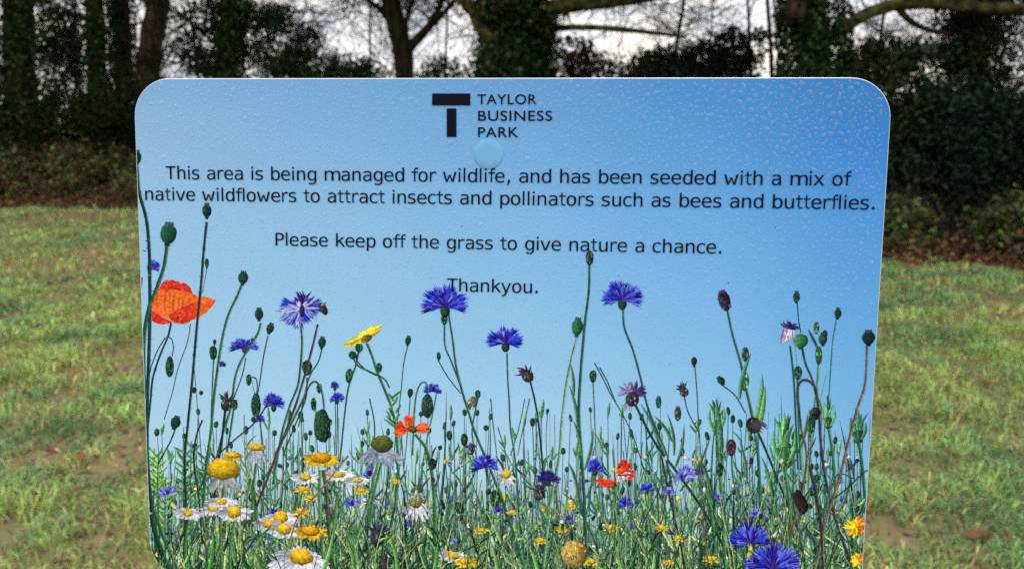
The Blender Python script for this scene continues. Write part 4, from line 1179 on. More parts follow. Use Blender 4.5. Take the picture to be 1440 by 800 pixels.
for a in ([(718, 640), (730, 600), (738, 560)], [(700, 600), (712, 640), (720, 690)], [(690, 560), (694, 600), (700, 650)], [(745, 560), (736, 600), (728, 640)]): stroke(MEADOW, a, 1.8, 1.4, (60, 110, 90))
# tall bud and pale poppy head
stroke(MEADOW, [(829, 372), (828, 410), (823, 450), (820, 482), (816, 532), (814, 582), (818, 642), (822, 710), (826, 800)], 3.6, 5.5, (40, 88, 72)); bud(829, 363, 5.5, 10.5, 0, (56, 70, 66))
stroke(MEADOW, [(812, 472), (804, 502), (796, 542), (790, 592), (786, 642), (774, 710), (764, 800)], 3, 4.4, (104, 152, 104)); seed_head(812, 460, 8, 11.5, .1, (44, 110, 62), (24, 74, 52))
for x0, y0, x1, y1 in ((806, 560, 802, 510), (812, 600, 800, 540), (818, 640, 806, 590), (822, 660, 834, 600), (816, 720, 800, 650), (824, 700, 840, 640)): blade(MEADOW, x0, y0, x1, y1, 4.2, jit((56, 100, 70), 14), .05)
stroke(MEADOW, [(876, 430), (878, 460), (890, 492), (901, 532), (908, 562), (915, 584), (930, 622), (944, 680), (950, 760)], 3, 4, (40, 88, 80)); cornflower(875, 411, 58, 36)
knapweed(889, 558, 11.5, 0, (84, 64, 124), (150, 144, 178)); knapweed(885, 552, 10, -.9, (120, 108, 160), None, False); knapweed(893, 552, 10, .9, (60, 48, 100), None, False); bud(926, 566, 4, 8, 0, tip=(90, 60, 130)); knapweed(962, 549, 7.5, -.3, (46, 44, 60))
bud(953, 582, 5, 10, 0, (60, 100, 70), (134, 66, 176))
for x0, y0, x1, y1 in ((930, 640, 900, 566), (948, 640, 938, 580), (948, 660, 962, 596), (956, 690, 1000, 610), (940, 650, 916, 600), (945, 620, 920, 584)): blade(MEADOW, x0, y0, x1, y1, 4.2, jit((66, 108, 80), 14), .06)
# long dark diagonal stem
stroke(MEADOW, [(893, 568), (920, 620), (951, 662), (986, 712), (1020, 772), (1042, 822)], 4, 4.6, (30, 60, 62))
stroke(MEADOW, [(930, 640), (942, 700), (958, 770), (966, 820)], 3, 3, (58, 34, 44))

# right hand group
stroke(MEADOW, [(1023, 437), (1030, 470), (1042, 512), (1049, 546), (1057, 582), (1066, 640), (1070, 740), (1072, 810)], 3.4, 5.5, (52, 98, 80)); bud(1019, 424, 8.5, 14, -.28, (60, 50, 74), (70, 44, 130))
bud(1048, 499, 5, 9, 0, (60, 84, 70), (70, 36, 84)); bud(1047, 536, 6, 13, 0, (92, 144, 92)); blade(MEADOW, 1060, 600, 1072, 526, 8, (78, 136, 84), .05); blade(MEADOW, 1064, 612, 1076, 542, 7, (96, 148, 92), .03); blade(MEADOW, 1040, 560, 1056, 496, 6, (60, 116, 80), -.05)
def green_bud(x, y, rx, ry, stemto, leaves=5, col=(76, 136, 80)):
    f = Flower('printed_leafy_bud')
    for k in range(leaves):
        s = -1 + 2 * k / max(1, leaves - 1); blade(f.mb, x + s * rx * .35, y + ry * rnd.uniform(.5, .75), x + s * rx * rnd.uniform(.8, 1.3), y - ry * rnd.uniform(.35, 1.05) * (1.1 - .5 * abs(s)), rx * rnd.uniform(.4, .62), jit(np.array(col) * rnd.choice([.6, .9, 1.15]), 14), -.14 * s)
    bud_h = min(ry * .36, rx * 1.6)
    oval(f.mb, x, y + ry - bud_h, rx * .68, bud_h, 0, np.array(col) * .85, np.array(col) * .45, 16, pinch=.14)
    for s in (-.9, -.3, .3, .9): stroke(f.mb, [(x + s * rx * .3, y + ry - bud_h * 1.9), (x + s * rx * .58, y + ry - bud_h), (x + s * rx * .15, y + ry - bud_h * .1)], 1.1, 1.0, np.array(col) * rnd.choice([.5, 1.25]), k=3)
    for s in (-1, 1): blade(f.mb, x + s * rx * .3, y + ry * .8, x + s * rx * .9, y - ry * rnd.uniform(.1, .4), rx * .42, jit(np.array(col) * 1.1, 12), .12 * s)
    f.done(); stroke(MEADOW, [(x, y + ry * .9)] + stemto, 4.5, 5, np.array(col) * .86)
green_bud(1008, 582, 10, 30, [(1012, 660), (1017, 740), (1020, 800)])
bud(1028, 629, 7, 12, 0, (78, 54, 70)); stroke(MEADOW, [(1029, 641), (1031, 672), (1041, 722), (1050, 800)], 3, 3, (70, 116, 90))
knapweed(1060, 594, 13, 2.6, (70, 40, 88)); stroke(MEADOW, [(1066, 608), (1080, 640), (1100, 690), (1120, 740)], 4, 3, (30, 56, 52)); knapweed(985, 668, 11, 0, (56, 44, 96), ball=False)
stroke(MEADOW, [(986, 676), (998, 710), (1006, 770)], 7, 4, (56, 106, 72))
for x0, y0, x1, y1 in ((1012, 640, 1006, 560), (1000, 690, 980, 640), (1050, 680, 1040, 620), (1086, 700, 1070, 640), (1120, 640, 1136, 580), (1150, 720, 1136, 650), (1170, 700, 1186, 640), (1180, 720, 1196, 660)): blade(MEADOW, x0, y0, x1, y1, 4.6, jit((60, 104, 76), 16), .05)
green_bud(1103, 614, 15, 46, [(1109, 700), (1112, 740), (1112, 812)], 7)
stroke(MEADOW, [(1111, 486), (1116, 532), (1119, 592), (1122, 660)], 3, 3, (40, 84, 78)); f = Flower('printed_knapweed')
for k in range(26):
    a = rnd.uniform(-.25, .5); L = rnd.uniform(14, 30); x0 = 1108 + rnd.uniform(-7, 7); blade(f.mb, x0, 460, x0 - L * math.sin(a) * .8, 460 + L * math.cos(a), 2.6, jit(rnd.choice([(186, 178, 218), (160, 150, 200), (206, 202, 230), (120, 104, 164)]), 14), rnd.uniform(-.12, .12))
for k in range(20):
    a = rnd.uniform(-1.7, 1.7); L = rnd.uniform(10, 20); blade(f.mb, 1109, 462, 1109 + math.sin(a) * L, 462 - math.cos(a) * L * .7, 2.6, jit((52, 34, 96), 18), rnd.uniform(-.25, .25))
f.done('faded purple flower with pale lilac threads hanging to the left')
stroke(MEADOW, [(1128, 489), (1133, 512), (1143, 536), (1150, 570)], 4, 3.4, (54, 70, 66)); seed_head(1126, 479, 10, 10, 0, (52, 132, 66), (30, 84, 54), False)
stroke(MEADOW, [(1152, 500), (1150, 530), (1147, 560), (1140, 620)], 4, 4, (92, 146, 110)); bud(1151, 500, 5, 13, 0, (64, 128, 84)); bud(1148, 462, 4.5, 8, 0, (80, 120, 100), (128, 56, 170)); seed_head(1157, 477, 6, 8, 0, (70, 86, 82)); blade(MEADOW, 1150, 490, 1136, 462, 4, (34, 70, 70))
bud(1122, 524, 5.5, 10, 0, (40, 84, 62)); stroke(MEADOW, [(1121, 534), (1123, 600), (1126, 660)], 2.4, 2.4, MD)
tall([(1126, 600), (1121, 556), (1124, 538), (1134, 534), (1146, 545), (1151, 578), (1156, 642), (1167, 702), (1186, 762), (1206, 816)], 3.6, 4.6, (58, 56, 58), True); bud(1146, 581, 7, 9, 0, (50, 44, 60)); bud(1141, 596, 5, 12, 0, (40, 90, 66))
green_bud(1165, 578, 8, 26, [(1171, 640), (1176, 700)], 4); green_bud(1207, 596, 11, 28, [(1212, 650), (1216, 700)], 5, (50, 108, 76))
tall([(1219, 486), (1218, 520), (1215, 546), (1206, 572), (1195, 612), (1180, 672), (1164, 722), (1150, 780), (1140, 820)], 3.4, 4.6, (112, 86, 86), True); seed_head(1221, 475, 9, 9.5, 0, (30, 56, 56), (14, 26, 30))
tall([(1126, 600), (1134, 640), (1128, 690), (1112, 750), (1098, 812)], 3.6, 4, (110, 88, 78), False)
stroke(MEADOW, [(1138, 655), (1146, 690), (1154, 740), (1158, 812)], 4, 4.4, (60, 44, 46))
f = Flower('printed_dead_head'); oval(f.mb, 1125, 705, 9, 17, -.4, (56, 40, 38), (24, 18, 22), 14, .15); f.done()
bud(1142, 690, 4.5, 7, 0, (50, 84, 70)); bud(1148, 672, 4, 6)

# poppies in the distance
def ragged(x, y, R, a0, a1, n=9, sq=1.0):
    P = [(x, y)]
    for k in range(n):
        a = a0 + (a1 - a0) * k / (n - 1); r = R * rnd.uniform(.78, 1.08) * math.sin(math.pi * (.16 + .68 * k / (n - 1))) ** .35
        P.append((x + r * math.cos(a), y + r * sq * math.sin(a)))
    return P
f = Flower('printed_poppy')
for x, y, R, a0, a1, c, sq in ((577, 606, 24, 3.0, 4.1, (214, 70, 38), .9), (577, 606, 26, 4.2, 5.0, (226, 84, 42), .9), (578, 606, 28, 5.5, 6.5, (236, 100, 52), .8), (576, 606, 22, 2.5, 3.4, (232, 92, 48), .7)):
    poly(f.mb, ragged(x, y, R, a0, a1, 9, sq), c, 12)
for k in range(9):
    a = rnd.uniform(2.8, 6.4); blade(f.mb, 578, 605, 578 + 20 * math.cos(a), 605 + 14 * math.sin(a), 3, jit((242, 122, 66) if k % 2 else (196, 56, 32), 12))
oval(f.mb, 580, 603, 7, 5, .4, (120, 96, 30), (50, 40, 24), 12); f.done('small ragged orange poppy right of the yellow daisies')
stroke(MEADOW, [(584, 610), (600, 632), (608, 670), (612, 740), (608, 812)], 4.5, 6, (56, 108, 66))
f = Flower('printed_poppy')
for x, y, R, a0, a1, c, sq in ((866, 668, 29, -1.35, -.35, (206, 40, 32), .9), (868, 670, 27, -.7, .45, (222, 50, 38), .8), (868, 676, 31, 2.6, 3.5, (230, 66, 42), .5), (866, 676, 22, 2.0, 2.9, (214, 48, 36), .6)):
    poly(f.mb, ragged(x, y, R, a0, a1, 10, sq), c, 12)
for k in range(8):
    a = rnd.uniform(.1, 1.5); blade(f.mb, 866, 663, 866 + 22 * math.cos(a), 663 + 15 * math.sin(a), 3.4, jit((206, 206, 216), 14))
for k in range(6):
    a = rnd.uniform(-1.4, .2); blade(f.mb, 868, 668, 868 + 20 * math.cos(a), 668 + 17 * math.sin(a), 2.6, jit((236, 86, 58) if k % 2 else (166, 24, 24), 10))
oval(f.mb, 866, 661, 6.5, 4, .3, (214, 190, 70), (150, 130, 60), 12); f.done('small red poppy with a white daisy in front in the right half of the print')
stroke(MEADOW, [(866, 684), (862, 720), (866, 780)], 2.4, 2.4, LT)

# lower flowers
cornflower(681, 650, 40, 24, calyx=False); cornflower(837, 655, 24, 20); cornflower(770, 670, 34, 18, [(50, 40, 130), (36, 28, 100)]); cornflower(965, 664, 30, 20, calyx=False, pal=PALE)
knapweed(758, 692, 9, 0, (60, 50, 70)); knapweed(531, 752, 13, 0, (46, 34, 66)); knapweed(540, 792, 10, .4, (40, 30, 60)); knapweed(662, 632, 6, 0, (60, 46, 90)); bud(720, 672, 5, 10, 0, (44, 70, 56)); bud(646, 714, 6, 9, -.4, (44, 74, 56)); bud(653, 618, 5, 9); bud(632, 612, 4, 7); bud(608, 652, 6, 8, 0, (30, 50, 44)); bud(696, 700, 7, 12, 0, (50, 90, 60)); bud(1012, 660, 5, 10); bud(868, 712, 6, 12, 0, (88, 140, 96))
for x, y, s in ((940, 690, 18), (910, 684, 20), (880, 706, 26), (800, 728, 12), (1010, 696, 14), (1062, 720, 20), (1030, 760, 16), (700, 716, 16), (496, 706, 22), (386, 720, 18), (236, 690, 26), (520, 664, 18), (640, 760, 14), (960, 668, 26)): cornflower(x, y, s, s * .66, rnd.choice([BLUE, PALE]), calyx=False)
for x, y, s in ((802, 712, 10), (676, 746, 12), (860, 742, 13), (930, 742, 12), (760, 760, 12), (556, 676, 9), (832, 790, 13), (720, 720, 9), (956, 756, 13), (790, 744, 11), (660, 792, 16), (1000, 786, 14), (940, 790, 10), (508, 690, 12), (425, 688, 13), (436, 700, 11)):
    daisy(x, y, s, s * .5, rnd.uniform(-.1, .1), (230, 196, 50), (232, 208, 70), 'printed_yellow_daisy', dsize=.5, n=9)
# ox-eye daisies at the left
for x0, y0, x1, y1 in ((315, 680, 312, 800), (450, 660, 456, 800), (475, 690, 470, 800), (537, 650, 520, 740), (362, 640, 356, 740), (432, 790, 440, 830), (585, 735, 572, 812), (330, 730, 324, 810), (266, 730, 262, 800), (808, 792, 806, 830)): stroke(MEADOW, [(x0, y0), ((x0 + x1) / 2 - 3, (y0 + y1) / 2), (x1, y1)], 4.4, 4.6, jit((72, 124, 70), 14))
daisy(327, 641, 17, 8, 0, (226, 196, 40), (214, 180, 40), 'printed_yellow_daisy', n=9, dsize=.7)
daisy(315, 664, 24, 12, 0, (222, 192, 40), (168, 180, 186), droop=26, dsize=.98, domeh=15, n=13, label='yellow domed daisy with grey petals hanging straight down')
daisy(361, 630, 20, 9, 0, (224, 190, 50), (170, 184, 200), droop=20, dsize=.7, n=11)
daisy(537, 628, 30, 14, .05, (84, 104, 52), (150, 166, 192), droop=22, dsize=.52, domeh=12, label='grey green domed daisy seen from below')
daisy(452, 646, 29, 11, 0, (214, 160, 32), (238, 196, 40), 'printed_yellow_daisy', dsize=.5, domeh=8, n=17, label='bright orange yellow daisy above the white ones')
daisy(475, 668, 25, 9, 0, (214, 206, 120), (236, 240, 248), dsize=.46, n=15); daisy(430, 672, 22, 10, 0, (222, 200, 60), (226, 234, 246)); daisy(503, 676, 20, 7, 0, (224, 206, 90), (220, 230, 244))
daisy(265, 722, 26, 9, .15, (226, 196, 50), dsize=.3); daisy(300, 716, 20, 9, 0, (226, 200, 60)); daisy(330, 722, 28, 12, 0, (232, 198, 40), domeh=9); daisy(312, 706, 24, 8, 0, (226, 196, 60)); daisy(395, 730, 28, 12, 0, (232, 196, 40), domeh=9); daisy(378, 738, 24, 11, .1, (230, 196, 50)); daisy(400, 746, 30, 12, .1, (230, 196, 48), domeh=8)
daisy(437, 748, 26, 12, .05, (232, 172, 36), (234, 188, 44), 'printed_yellow_daisy', dsize=.5, n=15); daisy(424, 720, 15, 9, 0, (232, 196, 60), (230, 200, 70), 'printed_yellow_daisy', n=9)
daisy(585, 708, 22, 16, 0, (150, 150, 70), (214, 224, 236), droop=14, n=13, dsize=.4); daisy(587, 690, 13, 8, 0, (90, 104, 60), (170, 186, 200), droop=8, n=9, dsize=.7); daisy(712, 668, 17, 12, 0, (224, 206, 60), (222, 228, 240), droop=8, n=11, dsize=.4)
daisy(637, 782, 28, 10, .2, (226, 200, 60), n=11); daisy(655, 790, 18, 9, 0, (232, 200, 40), (238, 206, 50), 'printed_yellow_daisy', n=11, dsize=.5)
stroke(MEADOW, [(455, 660), (460, 700), (464, 760), (466, 820)], 6, 6.5, (74, 86, 62)); tall([(490, 640), (450, 690), (420, 726), (404, 770), (380, 812)], 3, 3.4, (126, 112, 96), False)
stroke(MEADOW, [(532, 650), (520, 700), (504, 750), (490, 812)], 5, 5.5, (86, 134, 92))
daisy(424, 786, 46, 26, .18, (236, 196, 44), (222, 232, 250), droop=10, dsize=.36, domeh=12, n=46, label='largest white daisy, cut by the bottom of the picture')
# a front tangle of fine grass and stems crossing the daisies
for _ in range(190):
    x = rnd.uniform(216, 1214)
    if x < 480 and rnd.random() < .35: continue
    b = rnd.uniform(800, 842); t = rnd.uniform(640, 790); dx = rnd.gauss(0, 26); c = jit(rnd.choice(GRN + [(30, 64, 46), (28, 54, 44), (150, 184, 116), (104, 92, 72)]), 14); wv = rnd.uniform(.8, 1.9)
    Q = stroke(MEADOW, [(x, b), (x + dx * .3 + rnd.uniform(-6, 6), b * .6 + t * .4), (x + dx, t)], wv * 1.3, wv * .6, c, k=5)
    if rnd.random() < .5:
        q = Q[len(Q) // 2]; blade(MEADOW, q[0], q[1], q[0] + rnd.choice([-1, 1]) * rnd.uniform(6, 20), q[1] - rnd.uniform(6, 26), rnd.uniform(2, 3.6), jit(c, 18), rnd.uniform(-.15, .15))
    if rnd.random() < .3: oval(MEADOW, x + dx, t, rnd.uniform(1.8, 3.4), rnd.uniform(2.6, 5), 0, jit(rnd.choice([(40, 70, 56), (214, 190, 70), (70, 76, 200), (60, 46, 76), (210, 216, 226)]), 14), None, 9)
# specks of dirt on the print
for x, y in ((325, 142), (828, 199), (942, 512), (1024, 398), (756, 410), (498, 432), (870, 388), (512, 566), (650, 318), (1090, 320)): oval(MEADOW, x, y, rnd.uniform(.6, 1.1), rnd.uniform(.5, 1), 0, (50, 54, 60), (60, 70, 80), 7)
f = Flower('printed_seed_head'); oval(f.mb, 808, 778, 18, 20, 0, (196, 172, 84), (120, 104, 60), 20, .06)
for k in range(60):
    a = rnd.uniform(0, 6.28); r = math.sqrt(rnd.random()) * .9; q = (808 + 17 * r * math.cos(a), 778 + 19 * r * math.sin(a)); blade(f.mb, q[0], q[1] + 1.5, q[0] + rnd.uniform(-1, 1), q[1] - 2, 2, jit((224, 190, 70) if q[1] < 774 else (130, 112, 74), 22))
f.done('round straw coloured seed dome at the bottom of the print')
# front cornflowers, marigolds at the right edge
cornflower(1055, 752, 58, 36, calyx=False); cornflower(1086, 786, 86, 44, calyx=False, label='largest blue cornflower, at the bottom right of the print', n=22)
for x, y, s in ((1203, 740, 17), (1206, 786, 12)):
    f = Flower('printed_marigold')
    for k in range(34):
        a = rnd.uniform(0, 6.28); L = s * rnd.uniform(.6, 1.15); blade(f.mb, x, y, min(x + L * math.cos(a), 1217), y + L * math.sin(a), 5, jit((240, 196, 34) if math.cos(a) < .3 else (226, 130, 34), 18))
    f.done()
stroke(MEADOW, [(1222, 672), (1219, 720), (1217, 770), (1214, 820)], 3.2, 3.6, (66, 28, 34))
stroke(MEADOW, [(1156, 724), (1176, 668), (1200, 672)], 2, 1.6, MD); stroke(MEADOW, [(1170, 700), (1186, 690), (1214, 664), (1222, 660)], 2, 1.6, DK)
for x0, y0, x1, y1 in ((440, 830, 470, 740), (500, 830, 486, 750), (560, 830, 548, 750), (700, 835, 690, 760), (600, 830, 616, 760), (760, 838, 744, 766), (880, 840, 868, 780), (908, 840, 920, 770), (1140, 848, 1136, 790), (370, 826, 356, 770), (290, 815, 300, 740)): blade(MEADOW, x0, y0, x1, y1, 6, jit((92, 146, 70), 26), .06)

mp_ = signpart(MEADOW, 'meadow_print', M_INK)
CNT = {}
for nm, fmb, lb in FLOWERS:
    o = signpart(fmb, nm, M_INK, mp_)
    if lb: o['label'] = lb

# ------------------------------------------------------------------ lettering
GLYPHS = {
    'T': '23,729 579,729 579,646 351,646 351,0 252,0 252,646 23,646',
    'h': '513,339 513,0 423,0 423,339 420,384 411,420 397,447 377,467 349,478 316,482 277,477 245,462 219,437 200,403 189,360 185,309 185,0 95,0 95,760 185,760 185,465 203,494 225,517 250,536 279,549 311,557 347,560 398,554 440,536 472,505 495,462 509,407',
    's': '475,528 475,440 449,454 424,465 398,474 371,480 345,484 318,485 281,483 250,476 227,465 210,450 200,430 197,405 199,382 207,364 219,350 242,338 279,326 331,315 367,308 408,297 442,280 469,257 488,229 499,196 503,158 497,108 477,66 445,31 402,6 349,-9 285,-14 258,-13 229,-10 200,-6 170,1 138,10 104,20 104,113 137,97 169,84 200,74 230,67 259,62 287,61 324,64 355,72 379,85 398,103 409,126 412,153 399,190 359,219 293,239 289,240 255,247 208,260 170,277 142,298 122,325 110,358 106,396 112,444 130,485 159,517 200,541 250,555 311,560 340,559 368,557 396,552 422,546 449,538',
    'a': '343,275 313,275 265,272 225,263 195,247 172,226 159,199 155,165 158,135 168,109 185,88 207,73 235,64 267,61 313,67 352,84 384,113 407,151 422,199 427,255 427,275|517,312 517,0 427,0 427,81 406,51 382,27 354,9 323,-4 288,-12 248,-14 196,-9 152,7 115,33 87,68 70,110 65,159 72,215 92,261 126,298 173,324 233,340 306,345 427,345 427,359 423,399 412,431 394,454 367,471 333,481 289,484 258,482 227,478 196,471 165,461 135,448 105,432 105,522 138,534 170,543 200,551 231,556 260,559 289,560 332,558 371,551 405,540 435,524 461,504 483,480 494,462 503,442 509,420 514,392 516,356',
    'r': '564,434 545,448 525,459 505,467 485,473 463,476 440,477 388,471 346,454 312,424 287,384 272,333 267,272 267,0 177,0 177,547 267,547 267,440 285,476 308,505 336,529 369,546 406,557 447,560 509,552 564,526',
    'e': '543,296 543,252 154,252 154,249 159,194 175,148 200,111 236,84 280,67 332,62 361,64 391,68 422,76 454,86 487,100 522,117 522,28 488,15 455,5 423,-4 392,-9 361,-13 331,-14 252,-6 186,20 132,62 92,120 68,190 60,273 68,354 91,424 130,482 182,525 245,551 318,560 383,552 438,529 483,489 516,436 536,372|453,322 448,371 436,411 416,443 389,466 355,479 314,484 273,479 238,465 207,441 183,409 166,369 157,322',
    'b': '448,273 445,337 434,390 415,431 389,460 357,478 317,484 277,478 244,460 218,430 199,389 188,337 184,273 188,209 199,157 218,116 244,86 277,68 317,62 357,68 389,86 415,115 434,156 445,209|184,477 200,502 220,522 243,539 270,551 299,558 331,560 392,552 444,526 486,484 518,427 537,357 543,275 537,191 518,121 486,63 444,20 392,-6 330,-14 299,-12 270,-5 244,7 221,23 201,44 184,69 184,0 94,0 94,760 184,760',
    'n': '513,339 513,0 423,0 423,339 420,384 411,420 397,447 377,467 349,478 316,482 277,477 245,462 219,437 200,403 189,360 185,309 185,0 95,0 95,547 185,547 185,465 203,494 225,517 250,536 279,549 311,557 347,560 398,554 440,536 472,505 495,462 509,407',
    'g': '419,278 415,340 404,391 386,431 361,461 329,478 290,484 250,478 216,461 189,431 170,391 159,340 155,278 159,216 170,164 190,124 216,94 250,77 291,71 329,77 361,94 386,124 404,165 415,216|509,35 502,-40 483,-102 451,-151 406,-187 349,-208 280,-215 202,-208 121,-188 121,-99 152,-113 181,-124 208,-132 233,-138 257,-142 280,-143 324,-139 359,-126 386,-104 404,-72 415,-30 419,22 419,26 419,87 403,59 383,36 360,19 334,6 304,-1 270,-4 211,5 160,30 117,73 85,130 66,198 60,278 66,358 85,427 117,483 160,526 211,552 270,560 303,558 333,551 359,539 382,523 402,501 419,474 419,545 509,545',
    'd': '419,477 419,760 509,760 509,0 419,0 419,69 402,44 382,23 359,7 333,-5 304,-12 273,-14 212,-6 160,20 117,63 85,121 66,191 60,275 66,357 85,427 117,484 160,526 212,552 273,560 305,558 334,551 360,539 383,523 403,502|155,273 158,209 170,156 188,115 214,86 246,68 286,62 326,68 359,86 385,116 404,157 415,209 419,273 415,337 404,389 385,430 359,460 326,478 286,484 246,478 214,460 188,431 170,390 158,337',
    'f': '519,760 519,685 417,685 388,683 366,676 350,665 339,649 333,625 331,595 331,547 519,547 519,477 331,477 331,0 241,0 241,477 95,477 95,547 241,547 241,585 246,640 260,684 283,717 315,741 358,755 411,760',
    'o': '301,484 259,478 224,460 197,431 178,390 166,337 162,273 166,209 178,157 197,115 224,86 259,68 301,62 343,68 378,86 405,115 424,157 436,209 440,273 436,337 424,390 405,431 378,460 343,478|301,560 371,552 429,527 475,486 508,430 529,359 535,273 529,187 509,116 475,59 429,19 371,-6 301,-14 231,-6 173,19 127,59 94,116 74,187 67,273 74,359 94,430 127,486 173,527 231,552',
    'w': '0,547 89,547 184,105 262,387 339,387 418,105 513,547 602,547 474,0 388,0 301,300 214,0 128,0',
    't': '300,702 300,547 504,547 504,477 300,477 300,180 302,144 310,116 323,96 342,82 369,74 403,72 504,72 504,0 394,0 333,5 286,18 251,41 228,74 215,121 210,180 210,477 64,477 64,547 210,547 210,702',
    'v': '49,547 142,547 301,88 460,547 553,547 359,0 243,0',
    'c': '518,28 494,15 469,5 444,-4 418,-9 392,-13 365,-14 287,-6 221,20 167,62 127,119 103,190 95,273 103,356 127,427 167,484 221,526 287,552 365,560 391,559 417,556 442,550 468,542 493,531 518,518 518,424 494,443 470,458 447,470 422,478 395,482 365,484 313,478 270,460 235,429 210,388 195,335 190,273 195,211 210,159 236,117 270,86 314,68 365,62 395,64 423,68 449,76 473,88 496,103 518,121',
    'u': '95,207 95,546 185,546 185,207 188,162 197,126 211,99 232,79 259,68 292,64 331,69 363,84 389,109 408,143 419,185 423,237 423,546 513,546 513,0 423,0 423,82 405,53 383,29 358,10 329,-3 297,-11 261,-14 210,-8 168,10 136,41 113,84 100,139',
    'p': '183,69 183,-208 93,-208 93,547 183,547 183,477 200,502 220,523 243,539 269,551 298,558 329,560 390,552 442,526 485,483 516,426 535,355 541,271 535,189 516,119 484,62 442,20 390,-6 329,-14 297,-12 268,-5 242,7 219,23 199,44|447,273 443,337 432,390 414,431 388,460 356,478 316,484 276,478 243,460 217,430 198,389 187,337 183,273 187,209 198,157 217,116 243,86 276,68 316,62 356,68 388,86 414,115 432,156 443,209',
    'k': '115,760 208,760 208,320 444,547 553,547 338,341 587,0 477,0 275,282 208,219 208,0 115,0',
    'y': '419,176 362,25 333,-49 312,-102 297,-132 281,-155 262,-174 241,-189 217,-200 191,-206 162,-208 90,-208 90,-133 143,-133 168,-130 188,-123 205,-110 221,-86 240,-47 262,9 51,547 146,547 308,119 468,547 563,547',
    'x': '546,547 350,285 565,0 461,0 301,219 141,0 37,0 252,285 56,547 156,547 301,349 445,547',
    ',': '245,148 368,148 368,47 272,-140 197,-140 245,47',
    '.': '239,149 362,149 362,0 239,0',
    'P': '195,648 195,374 309,374 351,378 387,390 416,410 437,438 450,471 454,511 450,551 437,585 416,612 387,632 352,644 309,648|96,729 309,729 384,723 446,704 494,674 529,631 550,577 557,511 550,445 529,391 494,348 446,318 384,299 309,293 195,293 195,0 96,0',
}

ADV = dict(T=1262, h=1296, i=562, s=1067, a=1230, r=874, e=1220, b=1276, n=1296, g=1276, m=1992, d=1276, f=720, o=1243, w=1676, l=562, t=807, v=1212, c=1067, u=1296, k=1212, y=1212, p=1276, x=1212, P=1235)
ADV = {k: v / 2.048 for k, v in ADV.items()}; ADV[','] = ADV['.'] = 745 / 2.048; ADV[' '] = 720 / 2.048
WID = dict(T=1210, h=975, s=890, a=980, r=725, e=1070, b=1050, n=975, g=1050, d=1050, f=760, o=1080, w=1560, t=720, v=1150, c=920, u=975, k=1080, y=1150, p=1050, x=1150, P=1030)
def curve_mesh(splines):
    c = bpy.data.curves.new('lettering', 'CURVE'); c.dimensions = '2D'; c.fill_mode = 'BOTH'
    for pts in splines:
        s = c.splines.new('POLY'); s.points.add(len(pts) - 1); s.use_cyclic_u = True
        for q, (x, y) in zip(s.points, pts): q.co = (x, y, 0, 1)
    o = bpy.data.objects.new('lettering', c); COL.objects.link(o)
    return take(o)
def take(o):
    dg = bpy.context.evaluated_depsgraph_get(); dg.update()
    me = bpy.data.meshes.new_from_object(o.evaluated_get(dg))
    V = np.array([v.co[:2] for v in me.vertices]); F = [tuple(p.vertices) for p in me.polygons]
    d = o.data; bpy.data.objects.remove(o); bpy.data.meshes.remove(me); bpy.data.curves.remove(d)
    return V, F
GM = {}
def glyph(ch):
    if ch in GM: return GM[ch]
    st = 94
    if ch in 'il':
        x0 = (ADV[ch] - st) / 2
        r = [(x0, 0), (x0 + st, 0), (x0 + st, 546 if ch == 'i' else 760), (x0, 546 if ch == 'i' else 760)]
        sp = [r] + ([[(x0 - 4, 640), (x0 + st + 4, 640), (x0 + st + 4, 744), (x0 - 4, 744)]] if ch == 'i' else [])
        GM[ch] = [curve_mesh(sp)]
    elif ch == 'm':
        V, F = glyph('n')[0]; lo = V[:, 0].min(); hi = V[:, 0].max(); s = (400 + st * .96) / (hi - lo)
        A = np.c_[(V[:, 0] - lo) * s + 76, V[:, 1]]
        B = A + np.array([400.0, 0]); k_ = (B[:, 0] < 76 + 400 + st * 1.08) & (B[:, 1] > 455); B[k_, 1] = 440
        GM[ch] = [(A, F), (B, F)]
    else:
        sp = [[tuple(float(a) for a in q.split(',')) for q in s.split()] for s in GLYPHS[ch].split('|')]
        V, F = curve_mesh(sp)
        lo, hi = V[:, 0].min(), V[:, 0].max()
        if ch in ',.': wd = hi - lo
        else: wd = WID[ch] / 2.048
        off = (ADV[ch] - wd) / 2
        if ch in 'r': off = 80
        if ch in 'f': off = 18
        if ch in 'bnhpkuP': off = 84
        V = V.copy(); V[:, 0] = (V[:, 0] - lo) * wd / (hi - lo) + off
        GM[ch] = [(V, F)]
    return GM[ch]
ZT = Z0 + (int(OCC.max()) + 3) * ZS
INK = lin((12, 12, 30))
def text_line(txt, a, b, parent, label):
    """a, b: photo pixels of the baseline's two ends (left of the first stroke, right of the last)"""
    pa, pb = S(*a), S(*b); d = pb - pa; L = np.linalg.norm(d); e = d / L; up = np.array([-e[1], e[0]])
    items = []; x = 0
    for ch in txt:
        if ch != ' ':
            for k, (V, F) in enumerate(glyph(ch)): items.append((V + np.array([x, 0]), F, k))
        x += ADV[ch]
    lo = min(V[:, 0].min() for V, F, k in items); hi = max(V[:, 0].max() for V, F, k in items)
    sc = L / (hi - lo)
    mb = MB()
    for V, F, k in items:
        q = pa + ((V[:, :1] - lo) * sc) * e + (V[:, 1:] * sc) * up
        mb.add(np.c_[q, np.full(len(q), ZT + k * 2e-6)], F, INK)
    print('line', txt[:12], 'em', sc * 1000)
    o = signpart(mb, 'text_line', M_FILM, None); o['label'] = label
    return o
text_line('This area is being managed for wildlife, and has been seeded with a mix of', (234, 252), (1196, 261.5), None, 'first line of black lettering')
